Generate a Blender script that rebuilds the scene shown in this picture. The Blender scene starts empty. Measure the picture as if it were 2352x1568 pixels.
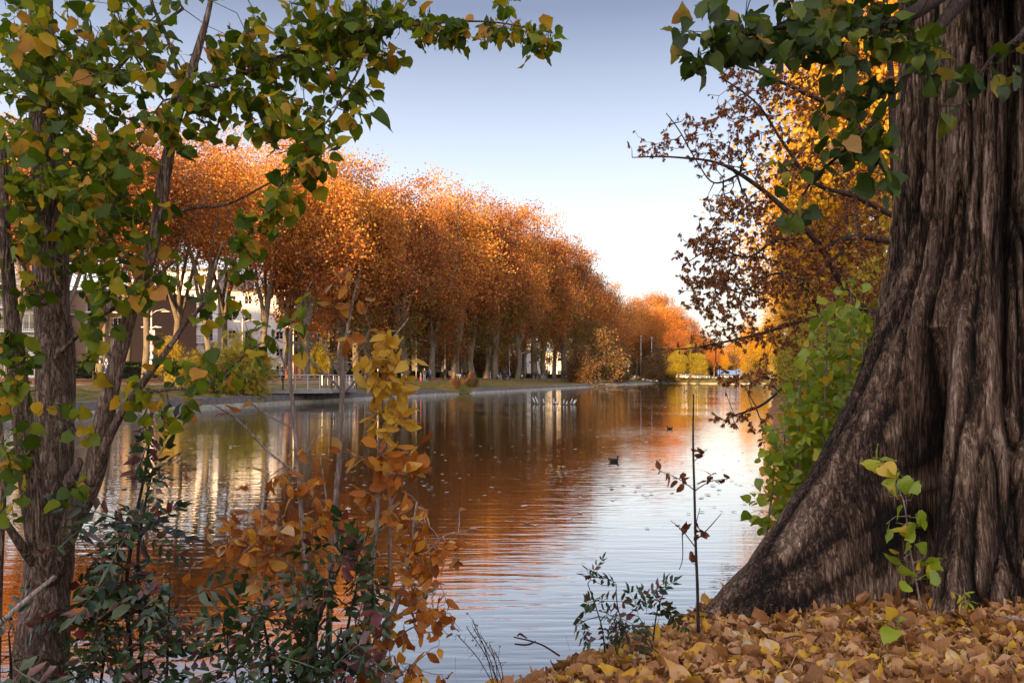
import bpy, math, random
import numpy as np
from mathutils import Vector, Matrix
C = bpy.context; D = bpy.data
SC = C.scene; COL = SC.collection
rad = math.radians

# ------------------------------------------------------------ camera, sky, sun
F = 1829.0; CAMZ = 1.9; HY = 868.0
cam = D.objects.new('camera', D.cameras.new('camera')); COL.objects.link(cam)
cam.location = (0, 0, CAMZ); cam.rotation_euler = (rad(90), 0, 0)
cam.data.sensor_width = 36.0; cam.data.lens = 36.0 * F / 2352.0
cam.data.shift_y = 84.0 / 2352.0
cam.data.clip_start = 0.05; cam.data.clip_end = 4000
SC.camera = cam
SUN_AZ = math.atan2(-0.34, -0.94); SUN_EL = rad(5.0)
w = D.worlds.new('World'); SC.world = w; w.use_nodes = True
nt = w.node_tree; nt.nodes.clear()
wo = nt.nodes.new('ShaderNodeOutputWorld'); bg = nt.nodes.new('ShaderNodeBackground')
sky = nt.nodes.new('ShaderNodeTexSky'); sky.sky_type = 'NISHITA'; sky.sun_disc = False
sky.sun_elevation = SUN_EL; sky.sun_rotation = SUN_AZ
sky.air_density = 1.0; sky.dust_density = 1.2; sky.ozone_density = 2.0
# the evening sky: physical sky graded by elevation (milky at the horizon, slate blue above)
tc = nt.nodes.new('ShaderNodeTexCoord'); sx = nt.nodes.new('ShaderNodeSeparateXYZ')
nt.links.new(tc.outputs['Generated'], sx.inputs[0])
rp = nt.nodes.new('ShaderNodeValToRGB'); nt.links.new(sx.outputs['Z'], rp.inputs[0])
el = rp.color_ramp.elements
SKY = [(0.0, (1.02, 0.86, 0.64)), (0.07, (1.0, 0.92, 0.80)), (0.16, (0.92, 0.94, 0.97)), (0.28, (0.61, 0.67, 0.82)), (0.42, (0.225, 0.255, 0.375)), (0.6, (0.22, 0.25, 0.36)), (1.0, (0.30, 0.33, 0.46))]
el[0].position = SKY[0][0]; el[0].color = (*SKY[0][1], 1); el[1].position = 1.0; el[1].color = (*SKY[-1][1], 1)
for p_, c_ in SKY[1:-1]:
    e = el.new(p_); e.color = (*c_, 1)
mxs = nt.nodes.new('ShaderNodeMix'); mxs.data_type = 'RGBA'; mxs.inputs[0].default_value = 0.88
scl = nt.nodes.new('ShaderNodeVectorMath'); scl.operation = 'SCALE'; scl.inputs['Scale'].default_value = 2.85
nt.links.new(rp.outputs[0], scl.inputs[0])
# brighter, warmer sky on the side where the sun sets (behind the viewpoint)
dt = nt.nodes.new('ShaderNodeVectorMath'); dt.operation = 'DOT_PRODUCT'; nt.links.new(tc.outputs['Generated'], dt.inputs[0])
dt.inputs[1].default_value = (math.sin(SUN_AZ), math.cos(SUN_AZ), 0.15)
gr = nt.nodes.new('ShaderNodeMapRange'); gr.interpolation_type = 'SMOOTHSTEP'; nt.links.new(dt.outputs['Value'], gr.inputs[0])
gr.inputs[1].default_value = -0.25; gr.inputs[2].default_value = 1.0; gr.inputs[3].default_value = 0.0; gr.inputs[4].default_value = 1.0
glow = nt.nodes.new('ShaderNodeMix'); glow.data_type = 'RGBA'; nt.links.new(gr.outputs[0], glow.inputs[0])
glow.inputs[6].default_value = (1, 1, 1, 1); glow.inputs[7].default_value = (6.6, 5.5, 4.2, 1)
mg = nt.nodes.new('ShaderNodeVectorMath'); mg.operation = 'MULTIPLY'; nt.links.new(scl.outputs[0], mg.inputs[0]); nt.links.new(glow.outputs[2], mg.inputs[1])
nt.links.new(sky.outputs[0], mxs.inputs[6]); nt.links.new(mg.outputs[0], mxs.inputs[7])
nt.links.new(mxs.outputs[2], bg.inputs[0]); bg.inputs[1].default_value = 0.15
nt.links.new(bg.outputs[0], wo.inputs[0])
sl = D.lights.new('sun', 'SUN'); sl.energy = 5.0; sl.angle = rad(0.6); sl.color = (1.0, 0.60, 0.24)
so = D.objects.new('sun', sl); COL.objects.link(so)
sdir = Vector((math.sin(SUN_AZ) * math.cos(SUN_EL), math.cos(SUN_AZ) * math.cos(SUN_EL), math.sin(SUN_EL)))
so.rotation_euler = (-sdir).to_track_quat('-Z', 'Y').to_euler(); so.location = (-30, -50, 30)
SC.view_settings.view_transform = 'Standard'; SC.view_settings.look = 'None'
SC.view_settings.exposure = 1.6; SC.view_settings.gamma = 1.0
SC.cycles.max_bounces = 8; SC.cycles.transparent_max_bounces = 4; SC.cycles.diffuse_bounces = 4
SC.cycles.caustics_reflective = False; SC.cycles.caustics_refractive = False
SC.cycles.use_denoising = True

def P(px, py, d):
    "world point seen at photo pixel (px,py) at depth d"
    return np.array(((px - 1176.0) / F * d, d, CAMZ - (py - HY) / F * d))
def bankx(d): return -34.7 + 0.3 * d            # left quay line
def bank_d(px, off): return (34.7 + off) / (0.3 - (px - 1176.0) / F)

# ------------------------------------------------------------ numpy noise
def _h(ix, iy, iz, s):
    n = (ix * 374761393 + iy * 668265263 + iz * 2147483647 + s * 974711) & 0xffffffff
    n = ((n ^ (n >> 13)) * 1274126177) & 0xffffffff
    n = (n ^ (n >> 16)) & 0xffffffff
    return n / 4294967295.0
def vnoise(x, y, z=None, s=0):
    x = np.asarray(x, float); y = np.asarray(y, float)
    z = np.zeros_like(x) if z is None else np.asarray(z, float)
    x, y, z = np.broadcast_arrays(x, y, z)
    ix, iy, iz = (np.floor(a).astype(np.int64) for a in (x, y, z))
    fx, fy, fz = x - ix, y - iy, z - iz
    fx, fy, fz = (a * a * (3 - 2 * a) for a in (fx, fy, fz))
    r = 0
    for dx in (0, 1):
        for dy in (0, 1):
            for dz in (0, 1):
                r = r + _h(ix + dx, iy + dy, iz + dz, s) * (fx if dx else 1 - fx) * (fy if dy else 1 - fy) * (fz if dz else 1 - fz)
    return r * 2 - 1
def fbm(x, y, z=None, s=0, o=3):
    r = 0; a = 1.0; k = 1.0; t = 0
    for i in range(o):
        r = r + a * vnoise(np.asarray(x) * k, np.asarray(y) * k, None if z is None else np.asarray(z) * k, s + i); t += a
        a *= 0.5; k *= 2.03
    return r / t

# ------------------------------------------------------------ materials
def new_mat(name):
    m = D.materials.new(name); m.use_nodes = True
    n = m.node_tree.nodes; b = n['Principled BSDF']
    return m, m.node_tree, b
def ramp(nt, fac, stops):
    r = nt.nodes.new('ShaderNodeValToRGB'); nt.links.new(fac, r.inputs[0])
    e = r.color_ramp.elements
    e[0].position = stops[0][0]; e[0].color = (*stops[0][1], 1)
    e[1].position = stops[-1][0]; e[1].color = (*stops[-1][1], 1)
    for p, c in stops[1:-1]:
        x = e.new(p); x.color = (*c, 1)
    return r.outputs[0]
def math_n(nt, op, a, b):
    m = nt.nodes.new('ShaderNodeMath'); m.operation = op
    for i, v in enumerate((a, b)):
        if v is None: continue
        if isinstance(v, (int, float)): m.inputs[i].default_value = v
        else: nt.links.new(v, m.inputs[i])
    return m.outputs[0]
def noise_n(nt, scale, detail=3, rough=0.55, mapping=(1, 1, 1), coord='Object', dist=0.0):
    tc = nt.nodes.new('ShaderNodeTexCoord'); mp = nt.nodes.new('ShaderNodeMapping')
    mp.inputs['Scale'].default_value = mapping
    nt.links.new(tc.outputs[coord], mp.inputs[0])
    n = nt.nodes.new('ShaderNodeTexNoise'); n.inputs['Scale'].default_value = scale
    n.inputs['Detail'].default_value = detail; n.inputs['Roughness'].default_value = rough
    n.inputs['Distortion'].default_value = dist
    nt.links.new(mp.outputs[0], n.inputs[0])
    return n.outputs[0]
def bump(nt, b, height, strength=0.5, dist=0.02):
    bn = nt.nodes.new('ShaderNodeBump'); bn.inputs['Strength'].default_value = strength
    bn.inputs['Distance'].default_value = dist
    nt.links.new(height, bn.inputs['Height']); nt.links.new(bn.outputs[0], b.inputs['Normal'])
    return bn
def plain(name, col, rough=0.6, var=0.25, scale=6.0, metal=0.0, bmp=0.0):
    m, nt, b = new_mat(name)
    lo = tuple(c * (1 - var) for c in col); hi = tuple(min(1, c * (1 + var)) for c in col)
    n = noise_n(nt, scale, 4)
    nt.links.new(ramp(nt, n, [(0.3, lo), (0.7, hi)]), b.inputs['Base Color'])
    b.inputs['Roughness'].default_value = rough; b.inputs['Metallic'].default_value = metal
    if bmp: bump(nt, b, n, 0.6, bmp)
    return m
def leaf_mat(name, stops, trans=0.35, rough=0.5, nscale=0.0, namp=0.3, spec=0.3, objvar=0.0, zmix=None):
    m, nt, b = new_mat(name)
    g = nt.nodes.new('ShaderNodeNewGeometry'); f = g.outputs['Random Per Island']
    if nscale:
        n = noise_n(nt, nscale, 3)
        f = math_n(nt, 'ADD', f, math_n(nt, 'MULTIPLY', math_n(nt, 'SUBTRACT', n, 0.5), namp))
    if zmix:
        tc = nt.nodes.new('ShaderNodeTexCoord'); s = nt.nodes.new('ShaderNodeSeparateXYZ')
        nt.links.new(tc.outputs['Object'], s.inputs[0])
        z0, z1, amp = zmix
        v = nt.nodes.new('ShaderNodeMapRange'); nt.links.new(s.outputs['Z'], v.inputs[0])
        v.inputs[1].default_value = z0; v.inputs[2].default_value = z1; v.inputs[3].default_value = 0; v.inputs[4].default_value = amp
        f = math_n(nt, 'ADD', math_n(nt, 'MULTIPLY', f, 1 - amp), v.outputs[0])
    if objvar:
        oi = nt.nodes.new('ShaderNodeObjectInfo')
        f = math_n(nt, 'ADD', f, math_n(nt, 'MULTIPLY', math_n(nt, 'SUBTRACT', oi.outputs['Random'], 0.5), objvar))
    c = ramp(nt, f, stops)
    nt.links.new(c, b.inputs['Base Color']); b.inputs['Roughness'].default_value = rough
    b.inputs['Specular IOR Level'].default_value = spec
    if nscale:
        bump(nt, b, n, 0.25, 0.01)
    t = nt.nodes.new('ShaderNodeBsdfTranslucent'); nt.links.new(c, t.inputs[0])
    mx = nt.nodes.new('ShaderNodeMixShader'); mx.inputs[0].default_value = trans
    nt.links.new(b.outputs[0], mx.inputs[1]); nt.links.new(t.outputs[0], mx.inputs[2])
    nt.links.new(mx.outputs[0], nt.nodes['Material Output'].inputs[0])
    return m

# ------------------------------------------------------------ mesh building
class MB:
    def __init__(s): s.v = []; s.f = []; s.m = []; s.cur = 0
    def add(s, vs, fs):
        o = len(s.v); s.v.extend([tuple(map(float, p)) for p in vs]); s.f.extend([tuple(i + o for i in f) for f in fs]); s.m.extend([s.cur] * len(fs)); return s
    def box(s, x0, x1, y0, y1, z0, z1):
        return s.add([(x0, y0, z0), (x1, y0, z0), (x1, y1, z0), (x0, y1, z0), (x0, y0, z1), (x1, y0, z1), (x1, y1, z1), (x0, y1, z1)],
                     [(0, 3, 2, 1), (4, 5, 6, 7), (0, 1, 5, 4), (1, 2, 6, 5), (2, 3, 7, 6), (3, 0, 4, 7)])
    def bar(s, a, b, t, t2=None):
        "square bar from a to b"
        a = Vector(a); b = Vector(b); d = (b - a).normalized()
        u = d.cross(Vector((0, 0, 1)))
        if u.length < 1e-3: u = Vector((1, 0, 0))
        u.normalize(); w = d.cross(u).normalized(); t2 = t2 or t
        u = u * t / 2; w = w * t2 / 2
        vs = [a + u + w, a - u + w, a - u - w, a + u - w, b + u + w, b - u + w, b - u - w, b + u - w]
        return s.add(vs, [(0, 1, 2, 3), (7, 6, 5, 4), (0, 4, 5, 1), (1, 5, 6, 2), (2, 6, 7, 3), (3, 7, 4, 0)])
    def tube(s, pts, rs, n=8, cap=True):
        pts = [Vector(p) for p in pts]
        if isinstance(rs, (int, float)): rs = [rs] * len(pts)
        vs = []; fs = []; u = None
        for i, p in enumerate(pts):
            t = (pts[min(i + 1, len(pts) - 1)] - pts[max(i - 1, 0)])
            if t.length < 1e-9: t = Vector((0, 0, 1))
            t.normalize()
            if u is None:
                u = t.cross(Vector((0.3, 0.9, 0.1)))
                if u.length < .1: u = t.cross(Vector((1, 0, 0)))
            u = (u - t * u.dot(t)).normalized(); w = t.cross(u)
            for k in range(n):
                a = 2 * math.pi * k / n
                vs.append(p + (u * math.cos(a) + w * math.sin(a)) * rs[i])
        for i in range(len(pts) - 1):
            for k in range(n):
                a = i * n + k; b = i * n + (k + 1) % n
                fs.append((a, b, b + n, a + n))
        if cap:
            fs.append(tuple(range(n - 1, -1, -1))); fs.append(tuple(range((len(pts) - 1) * n, len(pts) * n)))
        return s.add(vs, fs)
    def ell(s, c, r, nu=12, nv=8, rot=None):
        c = Vector(c); vs = []; fs = []
        for j in range(nv + 1):
            ph = math.pi * j / nv
            for i in range(nu):
                th = 2 * math.pi * i / nu
                v = Vector((r[0] * math.sin(ph) * math.cos(th), r[1] * math.sin(ph) * math.sin(th), r[2] * math.cos(ph)))
                if rot is not None: v = rot @ v
                vs.append(c + v)
        for j in range(nv):
            for i in range(nu):
                a = j * nu + i; b = j * nu + (i + 1) % nu
                fs.append((a, a + nu, b + nu, b))
        return s.add(vs, fs)
    def cyl(s, c, r, h, n=16, axis='z'):
        c = Vector(c); ax = {'x': Vector((1, 0, 0)), 'y': Vector((0, 1, 0)), 'z': Vector((0, 0, 1))}[axis]
        return s.tube([c, c + ax * h], [r, r], n)
    def extr(s, poly, y0, y1, mapf=lambda a, b, c: (a, b, c)):
        "extrude a 2D (x,z) outline along y"
        n = len(poly)
        vs = [mapf(x, y0, z) for x, z in poly] + [mapf(x, y1, z) for x, z in poly]
        fs = [tuple(range(n)), tuple(range(2 * n - 1, n - 1, -1))] + [(i, i + n, (i + 1) % n + n, (i + 1) % n) for i in range(n)]
        return s.add(vs, fs)
    def grid(s, xs, ys, zf):
        vs = [(x, y, zf(x, y)) for y in ys for x in xs]; n = len(xs)
        return s.add(vs, [(j * n + i, j * n + i + 1, (j + 1) * n + i + 1, (j + 1) * n + i) for j in range(len(ys) - 1) for i in range(n - 1)])

def link(name, me, mat=None, parent=None, smooth=False, off=None):
    if mat:
        for m in (mat if isinstance(mat, (list, tuple)) else [mat]): me.materials.append(m)
    if off is not None:
        me.transform(Matrix.Translation(-Vector(off)))
    if smooth: me.polygons.foreach_set('use_smooth', [True] * len(me.polygons))
    me.update()
    o = D.objects.new(name, me); COL.objects.link(o)
    if parent: o.parent = parent
    return o
def obj(name, mb, mat=None, parent=None, smooth=False, off=None):
    me = D.meshes.new(name); me.from_pydata(mb.v, [], mb.f)
    if any(mb.m): me.polygons.foreach_set('material_index', mb.m)
    return link(name, me, mat, parent, smooth, off)
def np_mesh(name, V, faces_fixed):
    "fast mesh from numpy verts (N,3) and list of (M,k) face index arrays"
    me = D.meshes.new(name); V = np.ascontiguousarray(V, dtype=np.float32)
    me.vertices.add(len(V)); me.vertices.foreach_set('co', V.ravel())
    loops = np.concatenate([f.ravel() for f in faces_fixed]).astype(np.int32)
    cnt = np.concatenate([np.full(len(f), f.shape[1]) for f in faces_fixed])
    st = np.concatenate([[0], np.cumsum(cnt)[:-1]]).astype(np.int32)
    me.loops.add(len(loops)); me.loops.foreach_set('vertex_index', loops)
    me.polygons.add(len(cnt)); me.polygons.foreach_set('loop_start', st)
    me.update(calc_edges=True)
    return me
def tag(o, label=None, cat=None, group=None, kind=None):
    if label: o['label'] = label
    if cat: o['category'] = cat
    if group: o['group'] = group
    if kind: o['kind'] = kind
    return o
def struct(name, mb, mat, smooth=False): return tag(obj(name, mb, mat, None, smooth), kind='structure')
def thing(name, label, cat, loc=(0, 0, 0), rz=0, group=None, scale=1.0):
    o = D.objects.new(name, None); COL.objects.link(o); o.location = tuple(map(float, loc)); o.rotation_euler = (0, 0, rz)
    o.scale = (scale,) * 3; o.empty_display_size = 0.2
    return tag(o, label, cat, group)
def dup(root, loc, rz=0, label=None, group=None, scale=1.0):
    r = root.copy(); COL.objects.link(r); r.location = tuple(map(float, loc)); r.rotation_euler = (0, 0, rz); r.scale = (scale,) * 3
    if label: r['label'] = label
    if group: r['group'] = group
    for ch in list(root.children):
        c = ch.copy(); COL.objects.link(c); c.parent = r
        for g in ch.children:
            e = g.copy(); COL.objects.link(e); e.parent = c
    return r
ORD = ['', 'first', 'second', 'third', 'fourth', 'fifth', 'sixth', 'seventh', 'eighth', 'ninth', 'tenth', 'eleventh', 'twelfth', 'thirteenth', 'fourteenth', 'fifteenth', 'sixteenth', 'seventeenth', 'eighteenth', 'nineteenth', 'twentieth']
def ordw(n):
    if n <= 20: return ORD[n]
    if n < 30: return 'twenty-' + ORD[n - 20]
    return 'thirtieth' if n == 30 else 'thirty-' + ORD[n - 30]

# ------------------------------------------------------------ leaves
def T(vs, fs): return np.array(vs, float), fs
# quad leaf for far crowns, fuller leaves for near plants; y = tip direction, z = normal
LF_FAR = T([(0, 0, 0), (.42, .4, .08), (0, 1, 0), (-.42, .4, .08)], [(0, 1, 2, 3)])
def _mk(outline, pet=0.0, mid=(0, .3, .6, 1.0)):
    """outline: right side (x,y) points from base to tip; mirrored; midrib kept lower so the blade folds"""
    R = outline; n = len(R)
    vs = []; fs = []
    for x, y in R: vs.append((0, y, 0))
    for x, y in R[:-1]: vs.append((x, y, .0))
    for x, y in R[:-1]: vs.append((-x, y, .0))
    a = n; b = n + n - 1
    # strips between midrib and margin
    for i in range(n - 2):
        fs.append((i, a + i, a + i + 1, i + 1)); fs.append((i + 1, b + i + 1, b + i, i))
    fs.append((n - 2, a + n - 2, n - 1)); fs.append((n - 1, b + n - 2, n - 2))
    if pet:
        k = len(vs); vs += [(.012, -pet, 0), (-.012, -pet, 0), (-.012, .02, 0), (.012, .02, 0)]
        fs.append((k, k + 1, k + 2, k + 3))
    return T(vs, fs)
LF_POPLAR = _mk([(.05, .0), (.30, -.04), (.46, .09), (.52, .27), (.47, .46), (.37, .62), (.20, .79), (.06, .90), (0, 1.02)], pet=.6)
LF_OVAL = _mk([(.02, 0), (.2, .18), (.28, .42), (.22, .7), (.08, .92), (0, 1.0)], pet=.12)
LF_MAPLE = _mk([(.04, 0), (.30, -.04), (.26, .14), (.52, .30), (.34, .42), (.22, .72), (.04, .92), (0, 1.0)], pet=.4)
def _pinnate(nl=4, ll=.34, w=.3, droop=.35, tip=True):
    vs = []; fs = []
    def leaflet(bx, by, bz, ang, L):
        k = len(vs); ca, sa = math.cos(ang), math.sin(ang)
        pts = [(0, 0), (w * L, .35 * L), (w * .8 * L, .68 * L), (0, L), (-w * .8 * L, .68 * L), (-w * L, .35 * L), (0, .5 * L)]
        for (x, y) in pts:
            X = bx + x * ca + y * sa; Y = by - x * sa + y * ca
            vs.append((X, Y, bz - droop * .5 * (y ** 2) / max(L, .01) + (.10 * abs(x))))
        fs.extend([(k + 0, k + 1, k + 6), (k + 1, k + 2, k + 3, k + 6), (k + 6, k + 3, k + 4, k + 5), (k + 6, k + 5, k + 0)])
    for i in range(nl):
        y = .22 + .62 * i / max(1, nl - 1); z = -droop * y * y
        L = ll * (1 - .25 * abs(i / max(1, nl - 1) - .4))
        leaflet(.015, y, z, rad(62), L); leaflet(-.015, y, z, rad(-62), L)
    if tip: leaflet(0, .86, -droop * .74, 0, ll)
    k = len(vs); ys = [0, .3, .6, .88]
    for y in ys: vs.extend([(.012, y, -droop * y * y), (-.012, y, -droop * y * y)])
    for i in range(3): fs.append((k + 2 * i, k + 2 * i + 1, k + 2 * i + 3, k + 2 * i + 2))
    # join everything into one island by touching the rachis
    return T(vs, fs)
LF_PIN = _pinnate(4, .38, .21, .55)
LF_ASH = _pinnate(2, .42, .32, .25)
LF_FERN = _pinnate(6, .24, .22, .2)
def _keys():
    r = np.random.default_rng(2); vs = []; fs = []
    for q in range(7):
        a = q * .9 + r.uniform(0, .5); o = r.uniform(.02, .12); tl = r.uniform(.6, 1.0); sp = r.uniform(.15, .42); k = len(vs); c, s_ = math.cos(a), math.sin(a); w = .10
        vs += [(o * c, 0, o * s_), (sp * .6 * c - w * s_, tl * .5, sp * .6 * s_ + w * c), (sp * c, tl, sp * s_), (sp * .6 * c + w * s_, tl * .55, sp * .6 * s_ - w * c)]; fs.append((k, k + 1, k + 2, k + 3))
    return T(vs, fs)
LF_KEYS = _keys()

def unit(a): return a / np.maximum(np.linalg.norm(a, axis=-1, keepdims=True), 1e-9)
def leaf_mesh(name, tmpl, pos, tipd, nrm, size, curl=0.0, fold=0.0, rng=None, wx=None, twist=0.0):
    V, Fs = tmpl; N = len(pos); k = len(V)
    y = unit(tipd); x = unit(np.cross(y, nrm)); z = np.cross(x, y)
    L = np.broadcast_to(V, (N, k, 3)).copy()
    if wx is not None: L[:, :, 0] *= wx[:, None]
    if rng is not None:
        c = rng.normal(0, 1, (N, 1)) * curl - curl * .5
        fo = (np.abs(rng.normal(0, 1, (N, 1))) * fold + fold * .4)
        tw = rng.normal(0, 1, (N, 1)) * twist
        yy = L[:, :, 1]; xx = L[:, :, 0]
        L[:, :, 2] += c * yy ** 2 * np.sign(yy + 1e-9) * (yy > 0) + fo * np.abs(xx) + tw * xx * yy
        if curl:
            L[:, :, 2] += rng.normal(0, 1, (N, k)) * curl * .10
            L[:, :, :2] += rng.normal(0, 1, (N, k, 2)) * .028 * (np.abs(V[:, 0]) > .02)[None, :, None]
    s = np.broadcast_to(np.asarray(size, float), (N,))[:, None, None]
    W = (L[:, :, 0:1] * x[:, None] + L[:, :, 1:2] * y[:, None] + L[:, :, 2:3] * z[:, None]) * s + pos[:, None]
    base = (np.arange(N) * k)[:, None]
    faces = []
    for kk in (3, 4):
        g = [f for f in Fs if len(f) == kk]
        if g: faces.append((base[:, :, None] + np.array(g)[None]).reshape(-1, kk))
    return np_mesh(name, W.reshape(-1, 3), faces)
def rdir(rng, n, bias=(0, 0, 0)): return unit(rng.normal(size=(n, 3)) + np.array(bias))

# ------------------------------------------------------------ branching skeleton
class Skel:
    "points joined to the nearest wood; radii grow with what a node carries"
    def __init__(s): s.p = []; s.par = []; s.len = []; s.fix = []
    def chain(s, pts, rs, parent=-1):
        for q, r in zip(pts, rs):
            s.p.append(np.array(q, float)); s.par.append(parent)
            s.len.append(0.0 if parent < 0 else s.len[parent] + np.linalg.norm(s.p[-1] - s.p[parent]) * .15)
            s.fix.append(r); parent = len(s.p) - 1
        return parent
    def grow(s, targets, alpha=.35, sag=0.0, jit=.12, rng=None, seg=None, attach=None):
        A = np.array(s.p); base = A[: len(s.p)]
        root = A[list(range(len(A)))]
        T_ = np.array(targets); dm = np.array([np.min(np.linalg.norm(root - t, axis=1)) for t in T_])
        buf = np.zeros((len(s.p) + len(T_) * 3 + 5, 3)); buf[:len(A)] = A; ln = np.zeros(len(buf)); ln[:len(A)] = s.len
        n = len(A); idx = {}
        for j in np.argsort(dm):
            t = T_[j]; dd = np.linalg.norm(buf[:n] - t, axis=1)
            i = int(np.argmin(dd + alpha * ln[:n])); L = dd[i]; par = i
            k = 2 if (L > (seg or 1e9)) else 1
            for q in range(k, 0, -1):
                f = 1 - q / (k + 1)
                m = buf[i] * (1 - f) + t * f + rng.normal(0, 1, 3) * jit * L * .5 + np.array((0, 0, 1)) * sag * L * f * (1 - f) * 4
                buf[n] = m; ln[n] = ln[par] + np.linalg.norm(m - buf[par]); s.p.append(m); s.par.append(par); s.len.append(ln[n]); s.fix.append(None); par = n; n += 1
            buf[n] = t; ln[n] = ln[par] + np.linalg.norm(t - buf[par]); s.p.append(t); s.par.append(par); s.len.append(ln[n]); s.fix.append(None); idx[j] = n; n += 1
        return [idx[j] for j in range(len(T_))]
    def radii(s, tip=.02, pw=.42, cap=None):
        n = len(s.p); c = np.zeros(n); kids = np.zeros(n, int)
        for i in range(n):
            if s.par[i] >= 0: kids[s.par[i]] += 1
        order = range(n - 1, -1, -1)
        c[kids == 0] = 1
        for i in order:
            if s.par[i] >= 0: c[s.par[i]] += max(c[i], 1)
        r = tip * np.maximum(c, 1) ** pw
        for i in range(n):
            if s.fix[i] is not None: r[i] = s.fix[i]
            elif s.par[i] >= 0: r[i] = min(r[i], r[s.par[i]] * .92)
        s.r = r; return r
    def mesh(s, name, tip=.02, pw=.42, n=6, only=None, minr=0.0):
        s.radii(tip, pw)
        P_ = np.array(s.p); r = s.r
        E = [(s.par[i], i) for i in range(len(s.p)) if s.par[i] >= 0 and (only is None or only(i)) and r[i] >= minr]
        a = np.array([e[0] for e in E]); b = np.array([e[1] for e in E])
        A, B = P_[a], P_[b]; t = unit(B - A)
        ref = np.where(np.abs(t[:, 2:3]) > .9, np.array([[1., 0, 0]]), np.array([[0, 0, 1.]]))
        u = unit(np.cross(t, ref)); v = np.cross(t, u)
        ang = np.arange(n) * 2 * np.pi / n
        ring = u[:, None] * np.cos(ang)[None, :, None] + v[:, None] * np.sin(ang)[None, :, None]
        ra = np.minimum(r[a], r[b] * 1.6)
        ra = np.where(np.array([s.fix[i] is not None for i in b]), r[a], ra)
        V0 = A[:, None] - t[:, None] * (ra * .25)[:, None, None] + ring * ra[:, None, None]; V1 = B[:, None] + t[:, None] * (r[b] * .25)[:, None, None] + ring * r[b][:, None, None]
        V = np.concatenate([V0, V1], 1).reshape(-1, 3)
        k = np.arange(n); q = np.stack([k, (k + 1) % n, (k + 1) % n + n, k + n], 1)
        Fq = (np.arange(len(E)) * 2 * n)[:, None, None] + q[None]
        me = np_mesh(name, V, [Fq.reshape(-1, 4)]); me.polygons.foreach_set('use_smooth', [True] * len(me.polygons))
        return me

# ============================================================ WATER AND LAND
m, nt, b = new_mat('lake_water')
n1 = noise_n(nt, 2.6, 2, .5, (.42, 2.5, 1), dist=.3); n2 = noise_n(nt, 9.0, 2, .5, (.45, 1.6, 1)); n3 = noise_n(nt, .10, 2, .5, (1, 1, 1))
patch = nt.nodes.new('ShaderNodeMapRange'); nt.links.new(n3, patch.inputs[0])
patch.inputs[1].default_value = .38; patch.inputs[2].default_value = .62; patch.inputs[3].default_value = .35; patch.inputs[4].default_value = 1.0
hsum = math_n(nt, 'MULTIPLY', math_n(nt, 'ADD', n1, math_n(nt, 'MULTIPLY', n2, .22)), patch.outputs[0])
bn = nt.nodes.new('ShaderNodeBump'); bn.inputs['Strength'].default_value = 1.0; bn.inputs['Distance'].default_value = .0075
nt.links.new(hsum, bn.inputs['Height'])
df = nt.nodes.new('ShaderNodeBsdfDiffuse'); df.inputs[0].default_value = (.022, .018, .010, 1); nt.links.new(bn.outputs[0], df.inputs['Normal'])
gl = nt.nodes.new('ShaderNodeBsdfGlossy'); gl.inputs[0].default_value = (.97, .97, .97, 1); gl.inputs[1].default_value = .02; nt.links.new(bn.outputs[0], gl.inputs['Normal'])
fr = nt.nodes.new('ShaderNodeFresnel'); fr.inputs[0].default_value = 1.9; nt.links.new(bn.outputs[0], fr.inputs['Normal'])
fac = math_n(nt, 'MINIMUM', math_n(nt, 'ADD', math_n(nt, 'MULTIPLY', fr.outputs[0], 1.15), .24), 1.0)
mx = nt.nodes.new('ShaderNodeMixShader'); nt.links.new(fac, mx.inputs[0]); nt.links.new(df.outputs[0], mx.inputs[1]); nt.links.new(gl.outputs[0], mx.inputs[2])
nt.links.new(mx.outputs[0], nt.nodes['Material Output'].inputs[0]); WATER = m
struct('water', MB().grid([-90, -40, 0, 40, 130], [-140, -60, 0, 60, 120, 200, 340], lambda x, y: 0.0), WATER)

def ground_mat(name, stops, scale=3.0, fine=40, rough=.9, bm=.03):
    m, nt, b = new_mat(name)
    a = noise_n(nt, scale, 5, .6); c = noise_n(nt, fine, 3, .7)
    f = math_n(nt, 'ADD', math_n(nt, 'MULTIPLY', a, .5), math_n(nt, 'MULTIPLY', c, .5))
    nt.links.new(ramp(nt, f, stops), b.inputs['Base Color']); b.inputs['Roughness'].default_value = rough
    b.inputs['Specular IOR Level'].default_value = .1
    bump(nt, b, c, .8, bm); return m
M_LAWN = ground_mat('lawn_with_leaves', [(.38, (.035, .060, .014)), (.48, (.07, .10, .02)), (.54, (.20, .12, .05)), (.66, (.34, .19, .10))], 1.2, 9)
M_LEAFG = ground_mat('leaf_strewn_ground', [(.36, (.10, .055, .025)), (.5, (.26, .13, .06)), (.6, (.36, .20, .10)), (.66, (.10, .12, .03))], .8, 7)
M_PATH = ground_mat('path_gravel', [(.35, (.16, .13, .12)), (.6, (.26, .22, .20)), (.68, (.30, .17, .09))], .8, 8)
M_SOIL = ground_mat('bank_soil', [(.35, (.022, .015, .010)), (.55, (.06, .038, .022)), (.7, (.10, .06, .035))], 2, 18)
M_ROAD = ground_mat('asphalt', [(.35, (.04, .04, .042)), (.65, (.07, .07, .072))], 1, 30)
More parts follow.
